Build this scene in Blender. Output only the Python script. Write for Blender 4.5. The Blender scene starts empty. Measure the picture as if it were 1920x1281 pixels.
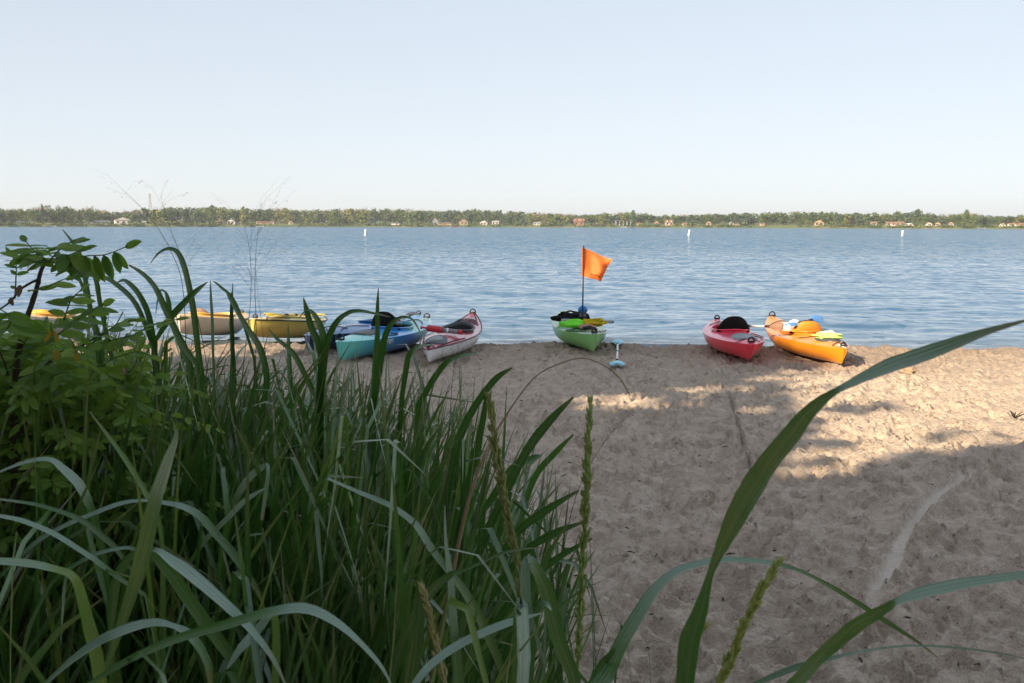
import bpy, math, random
import numpy as np
from mathutils import Vector, Matrix

random.seed(7)
RNG = np.random.default_rng(7)
scene = bpy.context.scene
COL = scene.collection

# ------------------------------------------------------------------ camera
EYE = np.array([0.0, 0.0, 1.95])
FPX = 1867.0                       # focal length in pixels of the 1920 wide photograph (35 mm)
PITCH = math.atan(218.5 / FPX)
ROLL = math.radians(0.12)
_f = np.array([0, math.cos(PITCH), -math.sin(PITCH)])
_r0 = np.array([1.0, 0, 0]); _u0 = np.array([0, math.sin(PITCH), math.cos(PITCH)])
_r = math.cos(ROLL) * _r0 + math.sin(ROLL) * _u0
_u = -math.sin(ROLL) * _r0 + math.cos(ROLL) * _u0
cam = bpy.data.cameras.new('camera'); cam.sensor_width = 36.0; cam.lens = 36.0 * FPX / 1920
cam.clip_start = 0.05; cam.clip_end = 20000
cam.dof.use_dof = True; cam.dof.focus_distance = 13.0; cam.dof.aperture_fstop = 22
camo = bpy.data.objects.new('camera', cam); COL.objects.link(camo)
camo.matrix_world = Matrix(((_r[0], _u[0], -_f[0], EYE[0]), (_r[1], _u[1], -_f[1], EYE[1]),
                            (_r[2], _u[2], -_f[2], EYE[2]), (0, 0, 0, 1)))
scene.camera = camo

def ray(u, v):
    return _f + _r * ((u - 960) / FPX) + _u * ((640.5 - v) / FPX)
def at_z(u, v, z):                 # point of the plane z seen at a place of the photograph
    d = ray(u, v); return EYE + d * ((z - EYE[2]) / d[2])
def at_d(u, v, dist):              # point at a distance along the view axis
    return EYE + ray(u, v) * dist
def project(p):
    q = np.asarray(p) - EYE
    d = q @ _f
    return 960 + FPX * (q @ _r) / d, 640.5 - FPX * (q @ _u) / d

# ------------------------------------------------------------------ sun, sky, exposure
SUN_EL = math.radians(27); SUN_AZ = (-0.68, -0.733)       # towards the sun, in plan: behind and to the left
w = bpy.data.worlds.new('World'); scene.world = w; w.use_nodes = True
nt = w.node_tree; bg = nt.nodes['Background']
sky = nt.nodes.new('ShaderNodeTexSky'); sky.sky_type = 'NISHITA'; sky.sun_disc = False
sky.sun_elevation = SUN_EL; sky.sun_rotation = math.atan2(SUN_AZ[0], SUN_AZ[1])
sky.air_density = 0.6; sky.dust_density = 0.6; sky.ozone_density = 1.0; sky.altitude = 0
gm = nt.nodes.new('ShaderNodeGamma'); gm.inputs[1].default_value = 0.25          # the photograph's soft highlight roll-off
hs = nt.nodes.new('ShaderNodeHueSaturation'); hs.inputs['Saturation'].default_value = 1.05
nt.links.new(sky.outputs[0], gm.inputs[0]); nt.links.new(gm.outputs[0], hs.inputs['Color']); nt.links.new(hs.outputs[0], bg.inputs[0]); bg.inputs[1].default_value = 0.15
sl = bpy.data.lights.new('sun', 'SUN'); sl.energy = 2.35; sl.angle = math.radians(0.5); sl.color = (1.0, 0.80, 0.55)
so = bpy.data.objects.new('sun', sl); COL.objects.link(so)
SUND = Vector((-SUN_AZ[0] * math.cos(SUN_EL), -SUN_AZ[1] * math.cos(SUN_EL), -math.sin(SUN_EL)))
so.rotation_euler = SUND.to_track_quat('-Z', 'Y').to_euler(); so.location = (-30, -30, 30)
scene.view_settings.view_transform = 'Standard'; scene.view_settings.look = 'None'
scene.view_settings.exposure = 2.03; scene.view_settings.gamma = 1.0
scene.view_settings.use_curve_mapping = False
scene.render.engine = 'CYCLES'
scene.cycles.max_bounces = 6; scene.cycles.diffuse_bounces = 3; scene.cycles.glossy_bounces = 3
scene.cycles.transmission_bounces = 3; scene.cycles.transparent_max_bounces = 4
scene.cycles.volume_bounces = 0
scene.cycles.sample_clamp_indirect = 6.0
scene.cycles.use_denoising = True; scene.cycles.denoising_prefilter = 'ACCURATE'

# ------------------------------------------------------------------ helpers
def link(o, parent=None):
    COL.objects.link(o)
    if parent is not None: o.parent = parent
    return o
def tag(o, label=None, cat=None, group=None, kind=None):
    if label: o['label'] = label
    if cat: o['category'] = cat
    if group: o['group'] = group
    if kind: o['kind'] = kind
    return o
def empty(name, loc=(0, 0, 0), rz=0.0):
    o = bpy.data.objects.new(name, None); link(o); o.location = loc; o.rotation_euler = (0, 0, rz)
    o.empty_display_size = 0.1
    return o
def new_mesh(name, verts, faces, mats=(), smooth=True, attrs=None, midx=None):
    me = bpy.data.meshes.new(name)
    V = np.asarray(verts, dtype=np.float32).reshape(-1, 3)
    if isinstance(faces, np.ndarray):
        k = faces.shape[1]; n = len(faces)
        me.vertices.add(len(V)); me.vertices.foreach_set('co', V.ravel())
        me.loops.add(n * k); me.loops.foreach_set('vertex_index', faces.astype(np.int32).ravel())
        me.polygons.add(n)
        me.polygons.foreach_set('loop_start', np.arange(0, n * k, k, dtype=np.int32))
        me.polygons.foreach_set('loop_total', np.full(n, k, dtype=np.int32))
        me.update(calc_edges=True)
    else:
        me.from_pydata([tuple(map(float, v)) for v in V], [], [tuple(f) for f in faces])
    for m in (mats if isinstance(mats, (list, tuple)) else [mats]): me.materials.append(m)
    if attrs:
        for an, av in attrs.items():
            a = me.attributes.new(an, 'FLOAT', 'POINT'); a.data.foreach_set('value', np.asarray(av, dtype=np.float32))
    if midx is not None: me.polygons.foreach_set('material_index', np.asarray(midx, dtype=np.int32))
    if smooth: me.polygons.foreach_set('use_smooth', np.ones(len(me.polygons), dtype=bool))
    me.validate(); me.update()
    return me
def obj(name, verts, faces, mats=(), parent=None, smooth=True, attrs=None, midx=None):
    return link(bpy.data.objects.new(name, new_mesh(name, verts, faces, mats, smooth, attrs, midx)), parent)

class MB:
    """collects shapes into one mesh"""
    def __init__(s): s.v = []; s.f = []; s.m = []
    def add(s, v, f, mi=0):
        b = len(s.v); s.v += [tuple(map(float, p)) for p in v]; s.f += [tuple(i + b for i in q) for q in f]; s.m += [mi] * len(f); return s
    def box(s, x0, x1, y0, y1, z0, z1, mi=0):
        v = [(x, y, z) for z in (z0, z1) for y in (y0, y1) for x in (x0, x1)]
        return s.add(v, [(0, 2, 3, 1), (4, 5, 7, 6), (0, 1, 5, 4), (2, 6, 7, 3), (0, 4, 6, 2), (1, 3, 7, 5)], mi)
    def tube(s, pts, r, n=8, closed=False, mi=0):
        pts = [Vector(map(float, p)) for p in pts]; N = len(pts)
        rr = r if isinstance(r, (list, tuple, np.ndarray)) else [r] * N
        v = []; prev = None
        for i, p in enumerate(pts):
            if closed: t = pts[(i + 1) % N] - pts[i - 1]
            else: t = pts[min(i + 1, N - 1)] - pts[max(i - 1, 0)]
            t.normalize()
            a = prev if prev is not None else (Vector((0, 0, 1)) if abs(t.z) < 0.9 else Vector((1, 0, 0)))
            a = (a - t * a.dot(t)); a.normalize(); prev = a; b = t.cross(a)
            for k in range(n):
                an = 2 * math.pi * k / n
                v.append(p + (a * math.cos(an) + b * math.sin(an)) * float(rr[i]))
        f = []
        for i in range(N if closed else N - 1):
            j = (i + 1) % N
            for k in range(n): f.append((i * n + k, i * n + (k + 1) % n, j * n + (k + 1) % n, j * n + k))
        if not closed:
            f.append(tuple(range(n - 1, -1, -1))); f.append(tuple((N - 1) * n + k for k in range(n)))
        return s.add(v, f, mi)
    def ellipsoid(s, c, r, n=12, m=8, mi=0, wob=0.0, rnd=random):
        v = []; f = []
        for i in range(m + 1):
            th = math.pi * i / m
            for k in range(n):
                ph = 2 * math.pi * k / n; q = 1 + wob * (rnd.random() - .5)
                v.append((c[0] + r[0] * q * math.sin(th) * math.cos(ph), c[1] + r[1] * q * math.sin(th) * math.sin(ph), c[2] + r[2] * q * math.cos(th)))
        for i in range(m):
            for k in range(n): f.append((i * n + k, (i + 1) * n + k, (i + 1) * n + (k + 1) % n, i * n + (k + 1) % n))
        return s.add(v, f, mi)
    def build(s, name, mats, parent=None, smooth=True):
        return obj(name, s.v, s.f, mats, parent, smooth, midx=s.m)
    def mesh(s, name, mats, smooth=True):
        return new_mesh(name, s.v, s.f, mats, smooth, midx=s.m)

def vnoise(x, y, seed=0):
    x = np.asarray(x, float); y = np.asarray(y, float)
    xi = np.floor(x).astype(np.int64); yi = np.floor(y).astype(np.int64)
    fx = x - xi; fy = y - yi; fx = fx * fx * (3 - 2 * fx); fy = fy * fy * (3 - 2 * fy)
    def h(a, b):
        n = (a * 374761393 + b * 668265263 + seed * 1274126177) & 0xFFFFFFFF
        n = ((n ^ (n >> 13)) * 1274126177) & 0xFFFFFFFF
        return ((n ^ (n >> 16)) & 0xFFFF) / 65535.0
    return ((h(xi, yi) * (1 - fx) + h(xi + 1, yi) * fx) * (1 - fy) + (h(xi, yi + 1) * (1 - fx) + h(xi + 1, yi + 1) * fx) * fy) * 2 - 1
def sstep(a, b, x):
    t = np.clip((x - a) / (b - a), 0, 1); return t * t * (3 - 2 * t)
def catmull(P, k=5):
    P = np.asarray(P, float); n = len(P); out = []
    for i in range(n - 1):
        p0 = P[max(i - 1, 0)]; p1 = P[i]; p2 = P[i + 1]; p3 = P[min(i + 2, n - 1)]
        for j in range(k):
            t = j / k
            out.append(0.5 * ((2 * p1) + (-p0 + p2) * t + (2 * p0 - 5 * p1 + 4 * p2 - p3) * t * t + (-p0 + 3 * p1 - 3 * p2 + p3) * t ** 3))
    out.append(P[-1]); return np.array(out)

# ------------------------------------------------------------------ materials
class N:
    def __init__(s, name):
        s.m = bpy.data.materials.new(name); s.m.use_nodes = True; s.t = s.m.node_tree
        s.b = s.t.nodes['Principled BSDF']; s.out = s.t.nodes['Material Output']
    def n(s, kind, **kw):
        q = s.t.nodes.new(kind)
        for k, v in kw.items(): setattr(q, k, v)
        return q
    def l(s, a, b): s.t.links.new(a, b)
    def coord(s, which='Object', scale=None):
        c = s.n('ShaderNodeTexCoord').outputs[which]
        if scale is not None:
            mp = s.n('ShaderNodeMapping'); mp.inputs['Scale'].default_value = scale; s.l(c, mp.inputs[0]); c = mp.outputs[0]
        return c
    def noise(s, co, scale, detail=3, rough=0.55, dist=0.0):
        q = s.n('ShaderNodeTexNoise'); q.inputs['Scale'].default_value = scale; q.inputs['Detail'].default_value = detail
        q.inputs['Roughness'].default_value = rough; q.inputs['Distortion'].default_value = dist
        s.l(co, q.inputs['Vector']); return q.outputs['Fac']
    def ramp(s, fac, stops, interp='LINEAR'):
        q = s.n('ShaderNodeValToRGB'); cr = q.color_ramp; cr.interpolation = interp
        while len(cr.elements) < len(stops): cr.elements.new(0.5)
        for e, (p, c) in zip(cr.elements, stops): e.position = p; e.color = (*c, 1) if len(c) == 3 else c
        s.l(fac, q.inputs[0]); return q.outputs[0]
    def mix(s, fac, a, b, mode='MIX'):
        q = s.n('ShaderNodeMix', data_type='RGBA', blend_type=mode)
        for sock, v in ((q.inputs[0], fac), (q.inputs[6], a), (q.inputs[7], b)):
            if hasattr(v, 'is_linked') or hasattr(v, 'links'): s.l(v, sock)
            elif isinstance(v, (int, float)): sock.default_value = v
            else: sock.default_value = (*v, 1)
        return q.outputs[2]
    def math(s, op, a, b=None):
        q = s.n('ShaderNodeMath', operation=op)
        for sock, v in zip(q.inputs, (a, b)):
            if v is None: continue
            if isinstance(v, (int, float)): sock.default_value = v
            else: s.l(v, sock)
        return q.outputs[0]
    def attr(s, name):
        q = s.n('ShaderNodeAttribute'); q.attribute_name = name; return q.outputs['Fac']
    def bump(s, h, strength, dist, normal=None):
        q = s.n('ShaderNodeBump'); q.inputs['Strength'].default_value = strength; q.inputs['Distance'].default_value = dist
        s.l(h, q.inputs['Height'])
        if normal is not None: s.l(normal, q.inputs['Normal'])
        return q.outputs[0]
    def set(s, **kw):
        for k, v in kw.items():
            i = s.b.inputs[k.replace('_', ' ')]
            if hasattr(v, 'links'): s.l(v, i)
            elif isinstance(v, tuple) and len(v) == 3: i.default_value = (*v, 1)
            else: i.default_value = v
        return s

def plastic(name, col, rough=0.38, var=0.12, scuff=True):
    n = N(name); co = n.coord()
    if 'hull' in name or 'deck' in name: n.set(Coat_Weight=.6, Coat_Roughness=.12)
    f = n.noise(co, 6.0, 4)
    c = n.mix(n.math('MULTIPLY', f, 1.0), tuple(x * (1 - var) for x in col), tuple(min(1, x * (1 + var)) for x in col))
    if scuff:
        d = n.ramp(n.noise(co, 23.0, 5, 0.7), [(0.58, (0, 0, 0)), (0.75, (1, 1, 1))])
        c = n.mix(n.math('MULTIPLY', d, 0.22), c, (0.36, 0.29, 0.22))
    n.set(Base_Color=c, Roughness=n.math('ADD', n.math('MULTIPLY', n.noise(co, 40.0, 3), 0.25), rough - 0.1))
    n.set(Normal=n.bump(n.noise(co, 90.0, 2), 0.12, 0.01))
    return n.m
def fabric(name, col, rough=0.9, scale=140.0):
    n = N(name); co = n.coord(); f = n.noise(co, scale, 2); g = n.noise(co, 9.0, 3)
    c = n.mix(g, tuple(x * .7 for x in col), tuple(min(1, x * 1.25) for x in col))
    n.set(Base_Color=c, Roughness=rough, Normal=n.bump(f, 0.3, 0.004)); n.b.inputs['Specular IOR Level'].default_value = 0.2
    return n.m
def metal(name, col, rough=0.35, met=0.9):
    n = N(name); n.set(Base_Color=col, Roughness=rough, Metallic=met); return n.m
def banded(name, stops, halfL, rough=0.35, wob=0.35):
    """colour flowing along a hull's length, as in rotomoulded blends"""
    n = N(name); n.set(Coat_Weight=.6, Coat_Roughness=.12); co = n.coord(); sep = n.n('ShaderNodeSeparateXYZ'); n.l(co, sep.inputs[0])
    t = n.math('ADD', n.math('MULTIPLY', sep.outputs[0], 0.5 / halfL), 0.5)
    t = n.math('ADD', t, n.math('MULTIPLY', n.math('SUBTRACT', n.noise(co, 2.3, 4, 0.6, 0.6), 0.5), wob))
    c = n.ramp(t, stops)
    n.set(Base_Color=c, Roughness=n.math('ADD', n.math('MULTIPLY', n.noise(co, 40.0, 3), 0.2), rough - 0.08))
    n.set(Normal=n.bump(n.noise(co, 90.0, 2), 0.1, 0.01))
    return n.m
M = {}
M['black_fabric'] = fabric('black_fabric', (0.012, 0.012, 0.014))
M['black_rubber'] = plastic('black_rubber', (0.015, 0.015, 0.016), 0.5, scuff=False)
M['dark_grey'] = plastic('dark_grey', (0.06, 0.065, 0.075), 0.45)
M['grey'] = plastic('grey', (0.22, 0.24, 0.26), 0.45)
M['white'] = plastic('white', (0.78, 0.78, 0.76), 0.4)
M['interior_dark'] = plastic('interior_dark', (0.02, 0.02, 0.024), 0.55)

# ------------------------------------------------------------------ beach: one sheet of trodden sand
SH = np.array([at_z(u, v, 0.13) for u, v in ((-500, 631), (100, 633), (560, 637), (940, 640), (1300, 642), (1920, 649), (2400, 656))])
def yshore(x): return np.interp(x, SH[:, 0], SH[:, 1]) + 0.06 * np.sin(np.asarray(x) * 1.7) + 0.05 * np.sin(np.asarray(x) * 4.1 + 1)
def base_z(x, y):
    s = yshore(x) - y
    z = np.where(s > 0, 0.125 * (1 - np.exp(-np.maximum(s, 0) / 0.22)) + (0.02 + .025 * vnoise(x * 2.3, y * 0, 61) + .02 * vnoise(x * 7.0, y * 0, 62)) * np.exp(-((s - 0.5) / 0.35) ** 2), s * 0.10)
    z = np.maximum(z, -1.2)
    bank = sstep(4.3, 2.2, y) * sstep(0.9, -0.6, x) * 0.22
    return z + bank
def make_sand():
    xs = [0.02]
    left = [];  right = []
    x = 1.0
    while x < 5.2: right.append(x); x += 0.0155
    while x < 10.5: right.append(x); x += 0.030
    st = 0.06
    while x < 900: right.append(x); x += st; st *= 1.18
    x = 0.98
    while x > -1.2: left.append(x); x -= 0.018
    while x > -10: left.append(x); x -= 0.038
    st = 0.06
    while x > -900: left.append(x); x -= st; st *= 1.18
    X = np.array(sorted(left + right))
    ys = []; y = 1.6
    while y < 17.2: ys.append(y); y += max(0.010, 0.0034 * y)
    st = 0.1
    while y < 45: ys.append(y); y += st; st *= 1.2
    y = 1.6; st = 0.06
    while y > -600: y -= st; st *= 1.25; ys.append(y)
    Y = np.array(sorted(ys))
    GX, GY = np.meshgrid(X, Y)
    Z = base_z(GX, GY)
    inland = sstep(-0.05, 0.35, yshore(GX) - GY)
    near = (np.abs(GX) < 14) & (GY > 0) & (GY < 18)
    H = np.zeros_like(Z)
    for sc, amp, sd in ((0.7, 0.028, 1), (1.9, 0.026, 2), (4.6, 0.022, 3), (9.0, 0.018, 4), (17, 0.014, 5), (29, .009, 6)):
        H += amp * vnoise(GX * sc + 3.1, GY * sc + 7.7, sd)
    H *= near
    smooth = np.zeros_like(Z)
    def stamp(cx, cy, R, fn):
        i0, i1 = np.searchsorted(Y, (cy - R, cy + R)); j0, j1 = np.searchsorted(X, (cx - R, cx + R))
        if i1 <= i0 or j1 <= j0: return
        fn(i0, i1, j0, j1, GX[i0:i1, j0:j1] - cx, GY[i0:i1, j0:j1] - cy)
    rr = random.Random(3)
    def foot(cx, cy, a, L, W, dep):
        ca, sa = math.cos(a), math.sin(a); tread = rr.random() < 0.3; skew = rr.uniform(-.25, .25)
        def fn(i0, i1, j0, j1, dx, dy):
            p = dx * ca + dy * sa; q = -dx * sa + dy * ca + skew * p * p / L
            wl = W * (1 + 0.25 * np.sin(p / L * 3.0 + .6))
            r = np.sqrt((p / L) ** 2 + (q / wl) ** 2)
            d = -dep * (1 - sstep(0.62, 1.0, r)) * (0.75 + 0.35 * np.cos(p / L * 4.2))
            d += dep * 0.45 * np.exp(-((r - 1.18) / 0.2) ** 2) * (1 + 0.4 * np.sign(p))
            if tread: d += 0.006 * np.sin(p * 2 * math.pi / 0.034) * (r < 0.8)
            H[i0:i1, j0:j1] = H[i0:i1, j0:j1] * (0.35 + 0.65 * sstep(0.6, 1.1, r)) + d
        stamp(cx, cy, L * 1.8, fn)
    def pit(cx, cy, R, dep):
        e = rr.uniform(.6, 1.0); a = rr.uniform(0, 3.14); ca, sa = math.cos(a), math.sin(a)
        def fn(i0, i1, j0, j1, dx, dy):
            p = dx * ca + dy * sa; q = (-dx * sa + dy * ca) / e
            r = np.sqrt(p * p + q * q) / R
            H[i0:i1, j0:j1] += -dep * np.exp(-(r * 1.5) ** 4) + dep * .4 * np.exp(-((r - 1.0) / .25) ** 2)
        stamp(cx, cy, R * 1.9, fn)
    for k in range(8200):
        y = rr.uniform(2.0, 16.4); hw = 0.62 * y + 1.2; x = rr.uniform(-hw, hw)
        if rr.random() < 0.55: foot(x, y, rr.uniform(0, 6.28), rr.uniform(.10, .145), rr.uniform(.042, .06), rr.uniform(.016, .045))
        else: pit(x, y, rr.uniform(.03, .10), rr.uniform(.014, .042))
    for k in range(6000):                                  # kicked up clods
        y = rr.uniform(2.2, 16.2); hw = 0.6 * y + 1; x = rr.uniform(-hw, hw)
        pit(x, y, rr.uniform(.018, .05), -rr.uniform(.010, .030))
    # walking lines: footprints in pairs
    for k in range(40):
        x = rr.uniform(-5, 8); y = rr.uniform(3, 14); a = rr.uniform(0, 6.28)
        for s in range(14):
            sd = 0.09 * (1 if s % 2 else -1)
            foot(x - sd * math.sin(a), y + sd * math.cos(a), a + rr.uniform(-.15, .15), .135, .05, rr.uniform(.018, .034))
            x += .55 * math.cos(a); y += .55 * math.sin(a); a += rr.uniform(-.1, .1)
    def groove(px, width, dep, pale):
        P = catmull([at_z(u, v, 0.125)[:2] for u, v in px], 10)
        x0, y0 = P.min(0) - 0.6; x1, y1 = P.max(0) + 0.6
        i0, i1 = np.searchsorted(Y, (y0, y1)); j0, j1 = np.searchsorted(X, (x0, x1))
        gx = GX[i0:i1, j0:j1]; gy = GY[i0:i1, j0:j1]; D = np.full(gx.shape, 9.0)
        for a, b in zip(P[:-1], P[1:]):
            ab = b - a; t = np.clip(((gx - a[0]) * ab[0] + (gy - a[1]) * ab[1]) / (ab @ ab), 0, 1)
            D = np.minimum(D, np.hypot(gx - a[0] - t * ab[0], gy - a[1] - t * ab[1]))
        wv = width * (1 + 0.35 * vnoise(gx * 3, gy * 3, 9))
        k = 1 - sstep(wv * 0.55, wv, D)
        h = H[i0:i1, j0:j1]
        H[i0:i1, j0:j1] = h * (1 - 0.9 * k) - dep * k + dep * 0.7 * np.exp(-((D - wv * 1.25) / (wv * .3)) ** 2)
        smooth[i0:i1, j0:j1] = np.maximum(smooth[i0:i1, j0:j1], k * pale)
    groove([(1640, 1098), (1672, 1060), (1690, 1010), (1712, 975), (1752, 930), (1800, 898), (1850, 872), (1935, 846)], 0.047, 0.024, 1.0)
    groove([(1352, 722), (1368, 745), (1380, 785), (1392, 830), (1400, 852), (1408, 885)], 0.013, 0.03, -0.2)
    groove([(1640, 1098), (1630, 1160), (1600, 1200)], 0.05, 0.012, 0.4)
    Z = Z + H * inland
    ny, nx = Z.shape
    idx = np.arange(ny * nx).reshape(ny, nx)
    F = np.stack([idx[:-1, :-1], idx[:-1, 1:], idx[1:, 1:], idx[1:, :-1]], -1).reshape(-1, 4)
    s = yshore(GX) - GY
    damp = np.maximum(1 - sstep(0.05, 0.6, s + 0.15 * vnoise(GX * 1.5, GY * 1.5, 21)), .55 * (1 - sstep(.4, 4.6, s + .9 * vnoise(GX * .8, GY * .8, 22))))
    n = N('beach_sand'); co = n.coord()
    big = n.noise(co, 0.9, 4); mid = n.noise(co, 7.0, 5, 0.65); fine = n.noise(co, 120.0, 3, 0.7); vf = n.noise(co, 420.0, 2)
    mot = n.ramp(n.noise(co, 13.0, 6, .72, .4), [(.42, (0, 0, 0)), (.60, (1, 1, 1))]); c = n.mix(big, (0.71, 0.585, 0.475), (0.81, 0.68, 0.555)); c = n.mix(n.math('MULTIPLY', mot, .38), c, (.36, .275, .21))
    c = n.mix(n.math('MULTIPLY', mid, 0.36), c, (0.42, 0.33, 0.26))
    c = n.mix(n.ramp(fine, [(0.38, (.35, .35, .35)), (0.62, (0, 0, 0))]), c, (0.28, 0.21, 0.16))
    c = n.mix(n.ramp(vf, [(0.56, (0, 0, 0)), (0.72, (.5, .5, .5))]), c, (0.62, 0.52, 0.43))
    speck = n.n('ShaderNodeTexVoronoi'); speck.inputs['Scale'].default_value = 17.0; n.l(co, speck.inputs['Vector'])
    sp = n.ramp(speck.outputs['Distance'], [(0.07, (1, 1, 1)), (0.12, (0, 0, 0))])
    sp = n.math('MULTIPLY', sp, n.ramp(n.noise(co, 3.0, 2), [(0.5, (0, 0, 0)), (0.62, (.8, .8, .8))]))
    c = n.mix(sp, c, (0.06, 0.045, 0.035))
    
    fl = n.ramp(n.noise(co, 26.0, 5, .7, .6), [(.585, (0, 0, 0)), (.66, (1, 1, 1))]); c = n.mix(n.math('MULTIPLY', fl, .55), c, (.16, .115, .082))  # dark debris and damp flecks, also painted in to stand for shaded pits
    fl2 = n.ramp(n.noise(co, 9.0, 5, .75, 1.0), [(.60, (0, 0, 0)), (.68, (1, 1, 1))]); c = n.mix(n.math('MULTIPLY', fl2, .32), c, (.20, .145, .105))
    c = n.mix(n.math('MULTIPLY', n.attr('smooth'), 0.75), c, (0.80, 0.71, 0.61))
    dm = n.attr('damp'); c = n.mix(n.math('MULTIPLY', dm, 0.95), c, (0.19, 0.13, 0.09))
    n.set(Base_Color=c, Roughness=n.math('SUBTRACT', 0.92, n.math('MULTIPLY', n.math('POWER', dm, 3.0), 0.5)))
    n.b.inputs['Specular IOR Level'].default_value = 0.25
    b1 = n.bump(n.noise(co, 34.0, 5, 0.65), 1.0, 0.036); n.set(Normal=n.bump(fine, 0.8, 0.008, b1))
    o = obj('beach_sand', np.stack([GX, GY, Z], -1).reshape(-1, 3), F, n.m, attrs={'damp': damp.ravel(), 'smooth': smooth.ravel()})
    tag(o, 'trodden pale sand beach full of footprints sloping to the lake', kind='structure')
    return X, Y, Z
SX, SY, SZ = make_sand()
def sand_z(x, y):
    i = int(np.clip(np.searchsorted(SY, y), 1, len(SY) - 1)); j = int(np.clip(np.searchsorted(SX, x), 1, len(SX) - 1))
    return float(SZ[i - 1:i + 1, j - 1:j + 1].mean())

# ------------------------------------------------------------------ lake
def make_water():
    ys = []; y = 13.5
    while y < 70: ys.append(y); y += max(0.05, 0.0042 * (y - 6))
    st = 0.8
    while y < 9000: ys.append(y); y += st; st *= 1.16
    Y = np.array(ys)
    xs = []; x = 0.0
    while x < 16: xs.append(x); x += 0.13
    st = 0.2
    while x < 7000: xs.append(x); x += st; st *= 1.09
    X = np.array(sorted([-q for q in xs[1:]] + xs))
    GX, GY = np.meshgrid(X, Y)
    fade = sstep(75, 40, GY) * sstep(48, 24, np.abs(GX)) * sstep(0.0, 1.6, GY - yshore(GX) + .3)
    r = random.Random(5); Z = np.zeros_like(GX)
    for k in range(34):
        wl = 0.45 * 1.09 ** k * r.uniform(.9, 1.1); a = math.radians(90 + r.gauss(0, 48)); amp = 0.0085 * wl ** 0.55
        ph = r.uniform(0, 6.28); kx, ky = math.cos(a) * 2 * math.pi / wl, math.sin(a) * 2 * math.pi / wl
        if wl > 6: continue
        mod = 0.6 + 0.5 * vnoise(GX / (wl * 4) + k, GY / (wl * 4), 40 + k)
        Z += amp * 0.34 * mod * np.sin(kx * GX + ky * GY + ph)
    Z *= fade
    Z = np.where(np.abs(GX) > 30, 0, Z)
    # small last wave running up the sand
    s = GY - yshore(GX)
    Z += 0.03 * np.exp(-((s - 0.55 - 0.12 * np.sin(GX * .8)) / 0.16) ** 2) * (np.abs(GX) < 14)
    ny, nx = Z.shape; idx = np.arange(ny * nx).reshape(ny, nx)
    F = np.stack([idx[:-1, :-1], idx[:-1, 1:], idx[1:, 1:], idx[1:, :-1]], -1).reshape(-1, 4)
    n = N('lake_water')
    geo = n.n('ShaderNodeNewGeometry').outputs['Position']
    def mapped(sc):
        mp = n.n('ShaderNodeMapping'); mp.inputs['Scale'].default_value = sc; n.l(geo, mp.inputs[0]); return mp.outputs[0]
    def slope(sc, ax, ay, detail=2):            # slopes of the ripples, not filtered away by distance
        q = n.n('ShaderNodeTexNoise'); q.inputs['Scale'].default_value = 1.0; q.inputs['Detail'].default_value = detail; q.inputs['Roughness'].default_value = .55; q.inputs['Distortion'].default_value = .3
        n.l(mapped(sc), q.inputs['Vector']); v = n.n('ShaderNodeVectorMath', operation='SUBTRACT'); n.l(q.outputs['Color'], v.inputs[0]); v.inputs[1].default_value = (.5, .5, .5)
        m_ = n.n('ShaderNodeVectorMath', operation='MULTIPLY'); n.l(v.outputs[0], m_.inputs[0]); m_.inputs[1].default_value = (ax, ay, 0); return m_.outputs[0]
    def vadd(a_, b_):
        q = n.n('ShaderNodeVectorMath', operation='ADD'); n.l(a_, q.inputs[0])
        if isinstance(b_, tuple): q.inputs[1].default_value = b_
        else: n.l(b_, q.inputs[1])
        return q.outputs[0]
    patch = n.noise(mapped((0.010, 0.05, 1)), 1.0, 3, 0.55)
    sl_ = vadd(vadd(slope((2.2, 2.4, 1), .28, .62, 3), slope((.55, .8, 1), .10, .26)), slope((5, 7, 1), .20, .36))
    dash = n.ramp(n.noise(mapped((1.9, 2.0, 1)), 1.0, 4, .65, .4), [(.59, (0, 0, 0)), (.66, (1, 1, 1))]); dv = n.n('ShaderNodeCombineXYZ'); n.l(n.math('MULTIPLY', dash, -.32), dv.inputs[1])      # steep little fronts of the ripples
    sl_ = vadd(sl_, dv.outputs[0])
    gn = n.n('ShaderNodeNewGeometry').outputs['Normal']
    sc_ = n.n('ShaderNodeVectorMath', operation='SCALE'); n.l(sl_, sc_.inputs[0]); n.l(n.math('MULTIPLY', n.math('ADD', n.math('MULTIPLY', patch, .8), .5), n.math('ADD', n.math('MULTIPLY', n.attr('sea'), 1.85), .4)), sc_.inputs['Scale'])
    bi = n.n('ShaderNodeCombineXYZ'); n.l(n.math('SUBTRACT', n.math('MULTIPLY', n.attr('sea'), -.10), .035), bi.inputs[1]); nz = vadd(vadd(gn, sc_.outputs[0]), bi.outputs[0]); nv = n.n('ShaderNodeVectorMath', operation='NORMALIZE'); n.l(nz, nv.inputs[0]); b3 = nv.outputs[0]
    shallow = n.attr('shallow')
    c = n.mix(patch, (0.010, 0.080, 0.175), (0.016, 0.105, 0.215))
    c = n.mix(shallow, c, (0.11, 0.115, 0.10))
    n.set(Base_Color=c, Roughness=0.06, IOR=1.333, Normal=b3)
    sh = np.exp(-np.maximum(GY - yshore(GX), 0) / 1.6); sea = sstep(18, 110, GY)
    o = obj('lake_water', np.stack([GX, GY, Z], -1).reshape(-1, 3), F, n.m, attrs={'shallow': sh.ravel(), 'sea': sea.ravel()})
    tag(o, 'rippled blue lake water reaching from the beach to the far shore', kind='structure')
make_water()

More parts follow.
